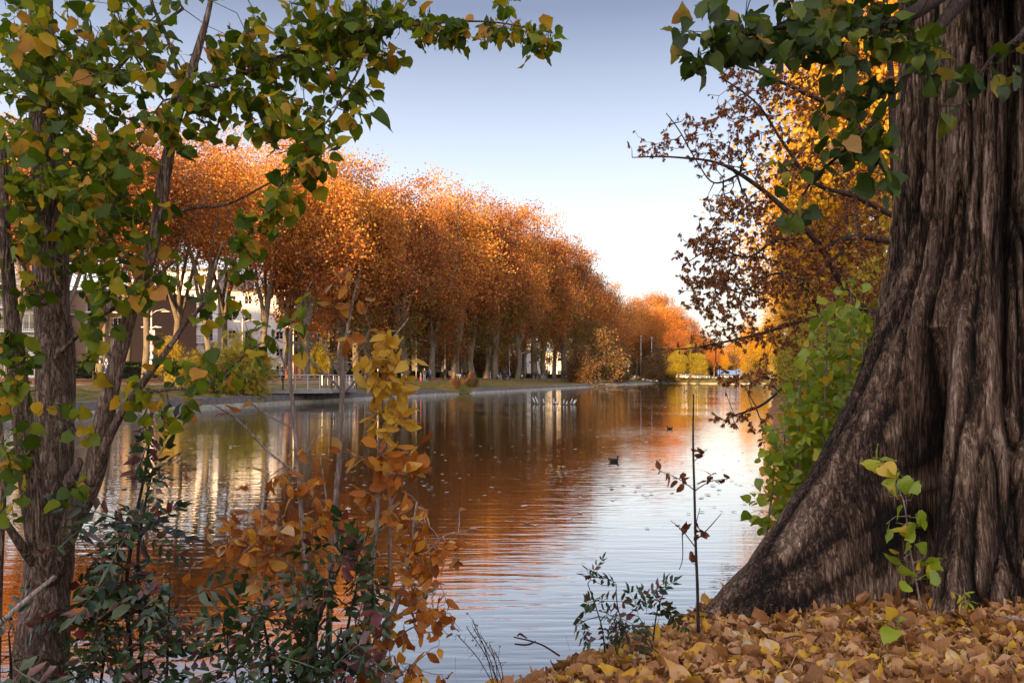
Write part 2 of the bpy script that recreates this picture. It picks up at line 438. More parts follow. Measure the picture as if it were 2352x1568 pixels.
def stone(name, lo, hi, sc=2.5):
    m, nt, b = new_mat(name); a = noise_n(nt, sc, 6, .7); c = noise_n(nt, sc * 8, 4, .7)
    f = math_n(nt, 'ADD', math_n(nt, 'MULTIPLY', a, .6), math_n(nt, 'MULTIPLY', c, .4))
    nt.links.new(ramp(nt, f, [(.3, lo), (.62, hi)]), b.inputs['Base Color']); b.inputs['Roughness'].default_value = .85
    bump(nt, b, c, .7, .02); return m
M_STONE = stone('quay_stone', (.035, .032, .035), (.22, .20, .205)); M_LEDGE = stone('pale_ledge_stone', (.12, .12, .10), (.55, .52, .46), 3)

def wall_h(d):
    return float(np.interp(d, [-150, 88.3, 95.5, 98.5, 102.8, 310], [.65, .65, .04, .04, .65, .65]))
def land_z(w_, d):
    h = wall_h(d)
    return float(np.interp(w_, [0, .5, 4, 8, 10.6, 14, 18, 400], [h, h, 1.0 * .55 + h * .45 + .1, 1.45, 1.47, 1.82, 1.9, 1.95]))
DS = sorted(set(list(np.linspace(-150, 40, 14)) + list(np.linspace(44, 130, 70)) + list(np.linspace(134, 300, 40))))
def strip(w0, w1, nw, zoff=0.0, wob=0.0):
    ws = np.linspace(w0, w1, nw); g = MB(); vs = []
    for d in DS:
        for w_ in ws:
            vs.append((bankx(d) - w_, d, land_z(w_, d) + zoff + wob * float(fbm(w_ * .6, d * .6, s=3, o=2))))
    n = nw; fs = [(j * n + i, (j + 1) * n + i, (j + 1) * n + i + 1, j * n + i + 1) for j in range(len(DS) - 1) for i in range(n - 1)]
    return g.add(vs, fs)
struct('lawn', strip(.45, 8.0, 12, 0, .05), M_LAWN)
struct('path', strip(7.95, 10.65, 4, .012), M_PATH)
struct('ground', strip(10.6, 26, 14, 0, .04), M_LEAFG)
g = MB(); g.add([(bankx(-150) - 26, -150, 1.9), (bankx(300) - 26, 300, 1.9), (-600, 300, 1.9), (-600, -150, 1.9)], [(0, 1, 2, 3)])
struct('street_ground', g, M_ROAD)
# far land, right land
g = MB()
FE = [(55.3, 300), (60, 285), (66, 268), (76, 252), (96, 246), (140, 240)]     # far shore line
for (x0, y0), (x1, y1) in zip(FE[:-1], FE[1:]):
    g.add([(x0, y0, .25), (x1, y1, .25), (x1, y1 + 4, 1.2), (x0, y0 + 4, 1.2), (x1, y1 + 8, 1.85), (x0, y0 + 8, 1.85)], [(0, 1, 2, 3), (3, 2, 4, 5)])
    g.add([(x0, y0, -.5), (x1, y1, -.5), (x1, y1, .25), (x0, y0, .25)], [(0, 1, 2, 3)])
struct('far_bank', g, M_LAWN)
g = MB()
for (x0, y0), (x1, y1) in zip(FE[:-1], FE[1:]):
    g.add([(x0, y0 + 8, 1.85), (x1, y1 + 8, 1.85), (x1, y1 + 15, 1.88), (x0, y0 + 15, 1.88)], [(0, 1, 2, 3)])
struct('road', g, M_ROAD)
g = MB()
for (x0, y0), (x1, y1) in zip(FE[:-1], FE[1:]):
    g.add([(x0, y0 + 15, 1.86), (x1, y1 + 15, 1.86), (x1, y1 + 700, 2.0), (x0, y0 + 700, 2.0)], [(0, 1, 2, 3)])
g.add([(-600, 300, 1.85), (55.3, 300, 1.85), (55.3, 1000, 2.0), (-600, 1000, 2.0)], [(0, 1, 2, 3)])
g.add([(140, -200, 1.86), (700, -200, 1.86), (700, 1000, 2.0), (140, 1000, 2.0)], [(0, 1, 2, 3)])
struct('terrain', g, M_LEAFG)
# stone coping along the far shore
g = MB()
for (x0, y0), (x1, y1) in zip(FE[:-1], FE[1:]):
    g.add([(x0, y0 - .6, -.3), (x1, y1 - .6, -.3), (x1, y1 - .6, .28), (x0, y0 - .6, .28), (x1, y1 + .2, .28), (x0, y0 + .2, .28)], [(0, 1, 2, 3), (3, 2, 4, 5)])
tag(obj('quay_wall', g, M_LEDGE), 'thin pale stone kerb along the far shore below the road', 'quay wall')
# near bank (ours) running into the right bank
EDGE = [(-60, 2.6), (-9, 3.3), (-3, 3.8), (-1.4, 4.05), (-.72, 4.25), (-.02, 4.7), (.62, 5.2), (1.10, 5.75), (1.62, 6.4), (2.6, 8.2), (5.0, 15), (13.4, 42), (30, 92), (55, 170), (76, 236), (80, 252)]
EX = np.array([e[0] for e in EDGE]); EY = np.array([e[1] for e in EDGE])
def edge_dist(x, y):
    "signed distance into our bank"
    best = 1e9; sg = 1
    for i in range(len(EX) - 1):
        ax, ay, bx, by = EX[i], EY[i], EX[i + 1], EY[i + 1]
        t = ((x - ax) * (bx - ax) + (y - ay) * (by - ay)) / ((bx - ax) ** 2 + (by - ay) ** 2); t = min(1, max(0, t))
        qx, qy = ax + t * (bx - ax), ay + t * (by - ay); dd = math.hypot(x - qx, y - qy)
        if dd < best:
            best = dd; sg = (bx - ax) * (y - ay) - (by - ay) * (x - ax)
    return best if sg < 0 else -best
TRC = (3.75, 6.0)      # big trunk centre
def near_z(x, y):
    e = edge_dist(x, y)
    if e <= 0: return max(-.9, -.2 + e * .8)
    base = float(np.interp(e, [0, .12, .45, 1.3, 3, 12, 40], [-.12, .10, .19, .29, .36, .7, 1.6]))
    r = math.hypot(x - TRC[0], y - TRC[1])
    base += .05 * math.exp(-(r / 1.7) ** 2) * min(1, e)
    return base + (.045 * float(fbm(x * 1.6, y * 1.6, s=9, o=3)) if e > .1 else 0)
g = MB(); xs = np.concatenate([np.linspace(-60, -6, 12), np.linspace(-5.5, 6.5, 110), np.linspace(7, 60, 25)]); ys = np.concatenate([np.linspace(-40, 1, 12), np.linspace(1.5, 9.0, 76)])
struct('near_bank', g.grid(xs, ys, near_z), M_SOIL, True)
g = MB(); vs = []; offs = [-1, 0, .4, 2.5, 8, 25, 75]; zz = [-.8, -.1, .22, .5, .9, 1.6, 1.9]
ds_ = np.concatenate([np.linspace(8.3, 45, 60), np.linspace(47, 262, 60)])
for d in ds_:
    ex = float(np.interp(d, EY[8:], EX[8:])) + .35 * float(fbm(d * .35, 0, s=4, o=3)) * min(1, d / 25)
    for o_, z_ in zip(offs, zz): vs.append((ex + o_, d, z_))
n = len(offs); g.add(vs, [(j * n + i, j * n + i + 1, (j + 1) * n + i + 1, (j + 1) * n + i) for j in range(len(ds_) - 1) for i in range(n - 1)])
struct('right_bank', g, M_LEAFG, True)

# ---- quay wall: big weathered blocks over a pale ledge
def wall_part(z0f, z1f, out, name, mat, parent, seg=1.9, gap=.05, d0=-60, d1=300, jitter=.03, seed=1, z1cap=None):
    rg = np.random.default_rng(seed); g = MB(); d = d0
    while d < d1:
        L = seg * rg.uniform(.8, 1.3); e = d + L - gap; o1 = out + rg.normal(0, jitter)
        ha, hb = wall_h(d), wall_h(e)
        if min(ha, hb) > .08 or z1cap:
            za, zb = z1f(ha) + rg.normal(0, .012), z1f(hb) + rg.normal(0, .012)
            v = []
            for dd, zt in ((d, za), (e, zb)):
                X = bankx(dd); v += [(X + o1, dd, z0f), (X + o1 - .03, dd, zt), (X - .5, dd, zt + .01), (X - .5, dd, z0f)]
            g.add(v, [(0, 1, 5, 4), (1, 2, 6, 5), (2, 3, 7, 6), (0, 3, 2, 1), (4, 5, 6, 7)])
        d += L
    return obj(name, g, mat, parent)
qw = thing('quay_wall', 'weathered grey block quay wall with pale ledge along the lawn, dipping to the water once', 'quay wall', (0, 0, 0))
wall_part(.10, lambda h: h, 0.0, 'wall_blocks', M_STONE, qw, 1.7, jitter=.05)
wall_part(-.5, lambda h: min(.19, h) , .22, 'ledge', M_LEDGE, qw, 1.3, jitter=.05, seed=5)

# ============================================================ BUILDINGS
M_WHITE = plain('white_render', (.80, .77, .78), .8, .06, .6); M_PANEL = plain('panel_render', (.66, .62, .61), .8, .06, .8)
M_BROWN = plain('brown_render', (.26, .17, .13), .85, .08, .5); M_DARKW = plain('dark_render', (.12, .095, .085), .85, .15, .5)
M_FRAME = plain('white_frame', (.7, .7, .72), .5, .05); M_RAILD = plain('dark_rail', (.03, .03, .035), .5, .1)
m, nt, b = new_mat('window_glass'); b.inputs['Base Color'].default_value = (.012, .014, .02, 1); b.inputs['Roughness'].default_value = .08; GLASS = m
M_ROOF = plain('roof_sheet', (.10, .09, .09), .7, .15, 1.0); M_SHUT = plain('shutter', (.55, .55, .56), .6, .05)
def building(name, label, px0, d0, px1, d1, depth, H, mat, floors, cols, style, z0=1.9, groove=False, skipcols=()):
    a = P(px0, 868, d0)[:2] if px0 is not None else np.array(d0); c = P(px1, 868, d1)[:2] if px1 is not None else np.array(d1)
    L = float(np.linalg.norm(c - a)); ang = math.atan2(c[1] - a[1], c[0] - a[0])
    t = thing(name, label, 'building', (a[0], a[1], z0), ang)     # local x along the facade, +y into the block
    g = MB(); fh = H / floors
    wins = []
    for f in range(floors):
        for k in range(cols):
            x = L * (k + .5) / cols; wins.append((f, k, x, f * fh + fh * .33))
    ww = min(1.5, L / cols * .45); wh = 1.25 if style != 'balcony' else 1.9
    # facade built around window openings
    xs_ = [0]
    for k in range(cols):
        x = L * (k + .5) / cols; xs_ += [x - ww / 2, x + ww / 2]
    xs_.append(L); zs_ = [0]
    for f in range(floors):
        z = f * fh + (fh * .30 if style != 'balcony' else .25); zs_ += [z, z + wh]
    zs_.append(H)
    for i in range(len(xs_) - 1):
        for j in range(len(zs_) - 1):
            if i % 2 == 1 and j % 2 == 1:
                g.add([(xs_[i], 0, zs_[j]), (xs_[i + 1], 0, zs_[j]), (xs_[i + 1], 0, zs_[j + 1]), (xs_[i], 0, zs_[j + 1]), (xs_[i], .22, zs_[j]), (xs_[i + 1], .22, zs_[j]), (xs_[i + 1], .22, zs_[j + 1]), (xs_[i], .22, zs_[j + 1])],
                      [(0, 4, 5, 1), (1, 5, 6, 2), (2, 6, 7, 3), (3, 7, 4, 0)])
            else: g.add([(xs_[i], 0, zs_[j]), (xs_[i + 1], 0, zs_[j]), (xs_[i + 1], 0, zs_[j + 1]), (xs_[i], 0, zs_[j + 1])], [(0, 1, 2, 3)])
    g.add([(0, 0, 0), (0, depth, 0), (0, depth, H), (0, 0, H), (L, 0, 0), (L, depth, 0), (L, depth, H), (L, 0, H)], [(1, 0, 3, 2), (4, 5, 6, 7), (2, 6, 5, 1), (3, 7, 6, 2)])
    if groove:
        for f in range(floors):
            for q in range(4): g.box(0, L, -.025, -.004, f * fh + q * fh / 4, f * fh + q * fh / 4 + .035)
    obj('wall', g, mat, t)
    g = MB(); g.box(-.3, L + .3, -.35, depth + .3, H, H + .3); obj('roof', g, M_ROOF, t)
    n = 0
    for i in range(1, len(xs_) - 1, 2):
        for j in range(1, len(zs_) - 1, 2):
            x0, x1, z_0, z_1 = xs_[i], xs_[i + 1], zs_[j], zs_[j + 1]; n += 1
            if n > 100: continue
            f = MB(); r = .07
            f.box(x0, x1, .10, .17, z_0, z_0 + r); f.box(x0, x1, .10, .17, z_1 - r, z_1); f.box(x0, x0 + r, .10, .17, z_0 + r, z_1 - r); f.box(x1 - r, x1, .10, .17, z_0 + r, z_1 - r); xm = (x0 + x1) / 2
            f.box(xm - .04, xm + .04, .10, .17, z_0 + r, z_1 - r); f.box(x0 - .08, x1 + .08, -.10, .09, z_0 - .08, z_0 - .003)
            w_ = obj('window', f, M_FRAME, t)
            q = MB(); q.box(x0 + r, xm - .04, .13, .15, z_0 + r, z_1 - r); q.box(xm + .04, x1 - r, .13, .15, z_0 + r, z_1 - r)
            obj('pane', q, GLASS, w_)
    if style in ('balcony', 'mixed'):
        for f in range(1, floors):
            for k in range(cols):
                if k in skipcols: continue
                x = L * (k + .5) / cols; hw = L / cols * .42; z = f * fh
                q = MB(); q.box(x - hw, x + hw, -1.3, -.004, z - .16, z); bl = obj('balcony', q, M_PANEL if mat is not M_DARKW else M_BROWN, t)
                q = MB(); q.bar((x - hw, -1.25, z + 1.0), (x + hw, -1.25, z + 1.0), .05); q.bar((x - hw, -1.25, z + .12), (x + hw, -1.25, z + .12), .04)
                nb = int(hw * 2 / .22)
                for s_ in range(nb + 1): q.bar((x - hw + s_ * hw * 2 / nb, -1.25, z + .003), (x - hw + s_ * hw * 2 / nb, -1.25, z + .98), .025)
                for sx_ in (-1, 1): q.bar((x + sx_ * hw, -1.25, z + 1.0), (x + sx_ * hw, -.02, z + 1.0), .05); q.bar((x + sx_ * hw, -1.25, z + .5), (x + sx_ * hw, -.02, z + .5), .03)
                obj('railing', q, M_RAILD if mat is not M_WHITE else M_FRAME, bl)
    return t
building('apartment_building', 'brown rendered apartment building with dark balcony railings at the left edge of the far bank', 120, 104, 300, 100, 12, 11, M_BROWN, 4, 3, 'balcony', skipcols=(1,))
building('apartment_building', 'beige apartment building seen between leaves beyond the left edge trunk', -260, 92, 95, 96, 12, 14, M_PANEL, 5, 6, 'balcony')
building('apartment_building', 'grey panelled apartment block with balconies behind the double street lamp', 335, 128, 500, 126, 12, 17, M_PANEL, 6, 4, 'balcony', groove=True)
building('apartment_building', 'plain white apartment block with small square windows between the plane trunks', 515, 128, 660, 132, 12, 14, M_WHITE, 5, 4, 'plain', groove=True)
building('apartment_building', 'pale apartment block with long railed balconies behind the orange netting', 664, 134, 800, 150, 12, 15, M_PANEL, 5, 5, 'balcony')
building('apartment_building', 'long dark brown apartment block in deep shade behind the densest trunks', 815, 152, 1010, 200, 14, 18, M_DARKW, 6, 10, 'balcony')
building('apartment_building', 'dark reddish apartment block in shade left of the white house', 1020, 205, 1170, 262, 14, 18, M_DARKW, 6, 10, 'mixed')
wh = building('house', 'bright white house with small windows glimpsed between the farthest trunks', 1190, 262, 1300, 262, 10, 8.5, M_WHITE, 2, 4, 'plain')
# unseen blocks added to keep the low sun off the water and both quays
building('apartment_building', 'long added shade-casting slab on the left bank outside the picture', None, (-94, -22), None, (-80, 28), 14, 20, M_BROWN, 7, 12, 'plain')
building('apartment_building', 'second added shade-casting slab on the left bank far outside the picture', None, (-128, -118), None, (-101, -42), 14, 27, M_PANEL, 9, 14, 'plain')
building('apartment_building', 'low shade-casting row added behind the viewpoint', None, (-62, -64), None, (95, -68), 12, 17, M_PANEL, 5, 22, 'plain')

# ============================================================ MEDIUM AND FAR TREES
M_PBARK = stone('plane_bark', (.030, .024, .019), (.17, .14, .105), 2.2)
M_DBARK = stone('dark_bark', (.03, .022, .018), (.10, .075, .06), 3)
ORG = [(0, (.11, .035, .012)), (.3, (.24, .075, .02)), (.6, (.34, .125, .03)), (.85, (.42, .19, .045)), (1, (.50, .28, .10))]
M_ORANGE = leaf_mat('plane_leaves', [(0, (.09, .12, .02)), (.16, (.24, .19, .03)), (.34, (.18, .062, .028)), (.58, (.34, .110, .038)), (.80, (.58, .23, .042)), (1, (.66, .36, .07))], .44, .6, zmix=(6, 17, .40), objvar=.42)  # greener low leaves are own colour; yellow-orange tops paint in sunlight
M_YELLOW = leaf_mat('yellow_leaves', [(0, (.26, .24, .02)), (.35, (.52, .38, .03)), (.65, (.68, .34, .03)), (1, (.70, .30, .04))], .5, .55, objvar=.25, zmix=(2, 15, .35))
M_YGREEN = leaf_mat('yellow_green_leaves', [(0, (.12, .14, .015)), (.35, (.30, .27, .03)), (.75, (.48, .36, .04)), (1, (.55, .34, .05))], .45, .55, objvar=.3)
M_BROWNL = leaf_mat('brown_shrub_leaves', [(0, (.06, .035, .02)), (.5, (.15, .075, .035)), (.8, (.22, .13, .05)), (1, (.24, .20, .06))], .35, .7, objvar=.3)
M_HEDGE = leaf_mat('hedge_leaves', [(0, (.015, .028, .010)), (.6, (.035, .055, .016)), (.92, (.06, .075, .02)), (1, (.28, .14, .04))], .25, .5)

def crown_pts(rng, base, H, R, nl=18, per=14, flat=.8, low=.18, outer=.72):
    "lumpy crown: clump centres inside lumps that sit round an egg-shaped envelope"
    T_ = []; cz = (base + H) / 2; hz = (H - base) / 2
    for i in range(nl):
        v = rdir(rng, 1)[0]; v[2] = v[2] * flat + low * rng.normal()
        q = rng.uniform(.35, outer); tz = v[2]; qz = rng.uniform(.35, .98)
        rr = R * (1 - .30 * max(0, tz)) 
        c = np.array((v[0] * rr * q, v[1] * rr * q, cz + v[2] * hz * qz))
        lr = R * rng.uniform(.16, .44)
        p = rdir(rng, per) * (rng.uniform(0, 1, (per, 1)) ** .45) * lr * np.array((1, 1, .9))
        T_.append(c + p)
    T_ = np.concatenate(T_); return T_[(T_[:, 2] > base * .85)]
def tree_proto(name, label, cat, seed, H, base, R, leafmat, bark, nleaf, lsize, nl=20, per=14, trunk_r=.5, fork=5.0, limbs=5, spread=.35, tmpl=LF_FAR, tip=.018, sig=.75, flat=.8, lean=0.0, outer=.72):
    rng = np.random.default_rng(seed); t = thing(name, label, cat)
    sk = Skel(); tr = trunk_r
    tp = [(0, 0, -.4), (lean * .1, 0, .3), (rng.normal(0, .12) + lean * .3, rng.normal(0, .12), fork * .5), (rng.normal(0, .2) + lean * .6, rng.normal(0, .2), fork)]
    top = sk.chain(tp, [tr * 1.35, tr * 1.1, tr * .9, tr * .85])
    for k in range(limbs):
        a = 2 * math.pi * (k + rng.uniform(-.2, .2)) / limbs; s_ = spread * rng.uniform(.6, 1.3)
        L = (base + (H - base) * rng.uniform(.45, .75)) - fork; p0 = np.array(tp[-1]); pts = []; rs = []
        for j in range(1, 6):
            f = j / 5; bend = .6 + .4 * f
            pts.append(p0 + np.array((math.cos(a) * s_ * L * f * bend + rng.normal(0, .18), math.sin(a) * s_ * L * f * bend + rng.normal(0, .18), L * f))); rs.append(tr * .62 * (1 - f * .72))
        sk.chain(pts, rs, top)
    T_ = crown_pts(rng, base, H, R, nl, per, flat, outer=outer)
    sk.grow(T_, .25, rng=rng, jit=.10, seg=1.2)
    tk = link('trunk', sk.mesh('trunk', tip, .42, 6), bark, t)
    n = len(T_); k = rng.integers(0, n, nleaf)
    off = rng.normal(size=(nleaf, 3)) * sig * np.array((1, 1, .85)) * np.where(rng.uniform(0, 1, (nleaf, 1)) < .22, 1.4, .88)
    pos = T_[k] + off
    t['_top'] = float(np.percentile(pos[:, 2], 99.6))
    me = leaf_mesh('crown', tmpl, pos, rdir(rng, nleaf, (0, 0, -.5)), rdir(rng, nleaf, (0, 0, .6)), lsize * rng.uniform(.6, 1.3, nleaf))
    link('crown', me, leafmat, t)
    return t
GP = 'plane trees in the rows along the far left bank'
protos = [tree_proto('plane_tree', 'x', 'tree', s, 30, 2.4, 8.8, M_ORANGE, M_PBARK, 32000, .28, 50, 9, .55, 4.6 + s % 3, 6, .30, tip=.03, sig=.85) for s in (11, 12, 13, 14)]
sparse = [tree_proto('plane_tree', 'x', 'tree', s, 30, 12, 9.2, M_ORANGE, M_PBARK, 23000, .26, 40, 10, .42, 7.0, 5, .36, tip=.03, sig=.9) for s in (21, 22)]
SKY_PX = [0, 200, 400, 560, 700, 800, 850, 950, 1040, 1100, 1180, 1250, 1290, 1345, 1400]
SKY_PY = [285, 285, 290, 295, 325, 343, 350, 408, 420, 455, 480, 490, 535, 590, 640]
TREES = [(40, 14, 0), (100, 22, 0), (150, 14, 0), (244, 14, 0), (290, 25, 0), (333, 15, 0), (405, 26, 0), (478, 14, 0), (520, 24, 0), (600, 16, 0), (656, 25, 0), (701, 13, 1), (757, 25, 1), (785, 15, 1), (820, 26, 1), (846, 13, 1), (900, 25, 1),
         (931, 14, 1), (955, 27, 1), (992, 14, 1), (1020, 25, 1), (1046, 14, 1), (1068, 26, 1), (1086, 14, 1), (1117, 15, 1), (1137, 13, 1), (1160, 25, 1), (1188, 13, 1), (1205, 25, 1), (1228, 13, 1), (1250, 14, 1), (1272, 20, 1), (1296, 12, 1), (1322, 16, 1), (1350, 13, 1), (1385, 12, 1), (1412, 14, 1), (1440, 12, 1), (1462, 18, 1)]
rng = np.random.default_rng(5); used = set()
LOOK = ['orange brown', 'rust orange', 'copper brown', 'tawny orange', 'russet']
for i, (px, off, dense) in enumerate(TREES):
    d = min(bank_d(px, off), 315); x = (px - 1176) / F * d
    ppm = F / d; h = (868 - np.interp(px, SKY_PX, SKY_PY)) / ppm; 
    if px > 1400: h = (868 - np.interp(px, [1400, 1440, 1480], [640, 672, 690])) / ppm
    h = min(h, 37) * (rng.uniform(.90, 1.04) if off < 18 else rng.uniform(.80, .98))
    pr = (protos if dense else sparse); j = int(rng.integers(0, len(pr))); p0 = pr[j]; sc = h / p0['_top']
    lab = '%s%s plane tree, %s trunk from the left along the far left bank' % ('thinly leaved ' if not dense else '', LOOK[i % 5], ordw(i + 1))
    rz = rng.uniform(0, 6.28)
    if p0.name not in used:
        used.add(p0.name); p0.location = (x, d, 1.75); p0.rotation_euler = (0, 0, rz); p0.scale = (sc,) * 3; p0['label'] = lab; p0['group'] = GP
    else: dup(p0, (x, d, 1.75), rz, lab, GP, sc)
for p0 in protos + sparse:
    assert p0.name in used, p0.name

# far trees closing the view
def place(proto, first, loc, rz, sc, lab, gp):
    if first: proto.location = loc; proto.rotation_euler = (0, 0, rz); proto.scale = (sc,) * 3; tag(proto, lab, None, gp); return proto
    return dup(proto, loc, rz, lab, gp, sc)
GF = 'trees beyond the far end of the lake'
FAR = [(1470, 340, 690, 'rust tree between the plane rows and the far grove'), (1505, 360, 672, 'tall orange tree at the back of the far grove'), (1535, 365, 685, 'broad russet tree at the back of the far grove'), (1612, 370, 760, 'broad brown tree low at the back of the far grove'), (1640, 300, 790, 'brown tree leaning over the far road'), (1712, 300, 800, 'brown tree over the road at the right shore'), (1675, 400, 770, 'faint orange tree farthest away above the truck'), (1760, 420, 760, 'wide far tree behind the right shore trees'), (1560, 300, 760, 'dark brown tree rising behind the parked cars'), (1530, 296, 760, 'dark brown tree rising left of the parked cars'), (1492, 318, 676, 'bright orange tree topping the far end grove'), (1520, 325, 690, 'orange brown tree right of the brightest far tree'), (1548, 322, 705, 'rust tree sloping down in the far grove'), (1572, 330, 722, 'dull russet tree in the far grove'), (1600, 332, 748, 'low russet tree at the right end of the far grove'), (1625, 340, 775, 'small far brown tree where the grove ends'),
       (1655, 350, 800, 'distant hazy orange tree above the blue truck'), (1690, 350, 790, 'distant tree behind the right end of the far road'), (1735, 330, 770, 'far tree beside the right shore')]
for i, (px, d, y, lab) in enumerate(FAR):
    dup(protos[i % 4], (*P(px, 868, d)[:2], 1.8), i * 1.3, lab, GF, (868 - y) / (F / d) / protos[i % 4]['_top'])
yt = tree_proto('yellow_tree', 'x', 'tree', 32, 20, 2.2, 6.6, M_YELLOW, M_DBARK, 27000, .22, 40, 10, .36, 3.0, 5, .30, tip=.016, sig=.7, flat=.95)
yg = tree_proto('yellow_green_tree', 'x', 'tree', 33, 11, .8, 4.2, M_YGREEN, M_DBARK, 22000, .20, 26, 12, .18, 1.6, 5, .35, tip=.012, sig=.55, flat=.9)
YG = [(1556, 282, 800, yg, 'slim yellow green poplar behind the cars'), (1590, 290, 790, yg, 'yellow poplar to the right of the black car'), (1612, 285, 815, yg, 'small yellow poplar left of the blue truck'), (1662, 300, 800, yt, 'glowing golden tree behind the blue truck')]
seen = set()
for i, (px, d, y, pr, lab) in enumerate(YG):
    hh = pr['_top']
    place(pr, pr.name not in seen, (*P(px, 868, d)[:2], 1.8), i * 2.1, (868 - y) / (F / d) / hh, lab, 'yellow trees behind the far road'); seen.add(pr.name)
RT = [(17.5, 38, 1.12, yt, 'tall golden tree nearest behind the big trunk'), (21.8, 52, 1.05, yt, 'golden tree standing second along the right bank'), (28.5, 74, 1.0, yt, 'golden orange tree standing third along the right bank'), (36.5, 100, 1.0, yt, 'golden tree standing fourth along the right bank'), (46.5, 132, 1.0, yt, 'yellow tree standing fifth along the right bank'), (64, 172, .8, yt, 'small looking yellow tree far along the right bank'), (80, 222, .8, yt, 'last yellow tree before the far right shore'),
      (70, 236, .9, yt, 'yellow tree at the very end of the right bank'), (84, 262, 1.0, yt, 'yellow tree closing the right end of the far shore'), (15.2, 30, .62, yg, 'yellow green bushy tree low over the right water edge, nearest one'), (18.6, 43, .62, yg, 'yellow green bushy tree low over the right water edge, second one'), (23.5, 58, .62, yg, 'yellow green bushy tree low over the right water edge, third one'), (31, 84, .7, yg, 'yellow green bushy tree low over the right water edge, fourth one'), (42.5, 120, .75, yg, 'yellow green bushy tree low over the right water edge, fifth one'), (56, 160, .8, yg, 'yellow green bushy tree far along the right shore'),
      (11.8, 21, .42, yg, 'yellow green thicket tree beside the big trunk roots'), (14.5, 24, .75, yg, 'yellow green tree rising behind the big trunk'), (17.5, 27, 1.1, yg, 'yellow green tree half hidden by the big trunk'), (27, 30, 1.0, yt, 'golden tree hidden mostly by the big trunk')]
for i, (x, y, sc, pr, lab) in enumerate(RT):
    place(pr, pr.name not in seen, (x, y, .9), i * 1.7, sc, lab, 'yellow trees on the right bank'); seen.add(pr.name)

for i, (d, o_, sc) in enumerate([(11.5, .9, .22), (13.5, 1.2, .26), (16, 1.3, .28), (19, 1.4, .30), (23, 1.6, .33), (27.5, 1.8, .35), (33, 2.0, .38), (39, 2.2, .42), (47, 2.4, .45), (56, 2.6, .5), (68, 2.8, .5), (82, 3, .55), (98, 3, .6), (118, 3, .6), (145, 3, .7), (180, 3, .8)]):
    dup(yg, (float(np.interp(d, EY[8:], EX[8:])) + o_, d, .25), i * 2.7, 'low bush at the right water edge, %s one beyond the big trunk' % ordw(i + 1), 'bushes along the right water edge', sc)
# shoreline shrubs
shr = tree_proto('shrub', 'x', 'shrub', 41, 6, .2, 3.4, M_BROWNL, M_DBARK, 7000, .22, 22, 12, .10, .5, 7, .55, tip=.014, sig=.5, flat=.9)
SH = [(1345, 1.0, 1.35, 'leaning brown willow shrub overhanging the quay end'), (1375, .5, 2.0, 'tall greyish brown shrub tree over the water'), (1405, 2.0, 1.5, 'brown shrub beside the pale broken trunk'), (1430, 1.5, .8, 'low brown shrub left of the lamp masts'),
      (1322, 5, .55, 'small green brown shrub at the end of the lawn'), (1500, 0, 1.5, 'dense russet shrub right of the lamp masts'), (1518, 2, 2.0, 'big dark russet bush at the far left corner'), (1535, 1, 1.2, 'low purple brown bush below the parked cars')]
for i, (px, off, sc, lab) in enumerate(SH):
    d = min(bank_d(px, off), 288); q = P(px, 868, d)
    place(shr, i == 0, (q[0], q[1], .5), i * 1.1, sc, lab, 'shrubs along the far shore')
d = 285
for i, (px, d, sc, lab) in enumerate([(1560, 256, .35, 'low dark bush in front of the parked cars'), (1585, 254, .3, 'small green bush on the far slope'), (1706, 245, .4, 'bush at the far shore right of the truck'), (1725, 232, .6, 'bush at the far right corner of the lake'), (1748, 205, .6, 'bush on the right shore under the brown branches')]):
    q = P(px, 868, d); dup(shr, (q[0], q[1] , .9), i, lab, 'bushes on the far slope', sc)
for i, (px, off, sc) in enumerate([(1120, 40, 2.3), (1160, 44, 2.2), (1195, 60, 2.4), (1240, 62, 2.2), (1285, 40, 2.0), (1312, 34, 2.3), (1338, 30, 2.2), (1362, 30, 2.4), (1390, 28, 2.4), (1415, 26, 2.6), (1440, 30, 2.6), (1462, 26, 2.4), (1482, 24, 2.2)]):
    d = min(bank_d(px, off), 335); dup(shr, (*P(px, 868, d)[:2], 1.6), i * 1.9, 'brown undergrowth tree closing the gap behind the trunks, %s from the left' % ordw(i + 1), 'undergrowth behind the far trunks', sc)
for i, (px, d, sc) in enumerate([(1505, 345, 2.4), (1535, 330, 2.4), (1565, 330, 2.2), (1600, 335, 2.2), (1632, 330, 2.3), (1660, 335, 2.3), (1690, 320, 2.2), (1720, 300, 2.0), (1745, 280, 1.8)]):
    dup(shr, (*P(px, 868, d)[:2], 1.6), i * 2.3, 'dull brown tree behind the far road, %s from the left' % ordw(i + 1), 'dull trees behind the far road', sc)
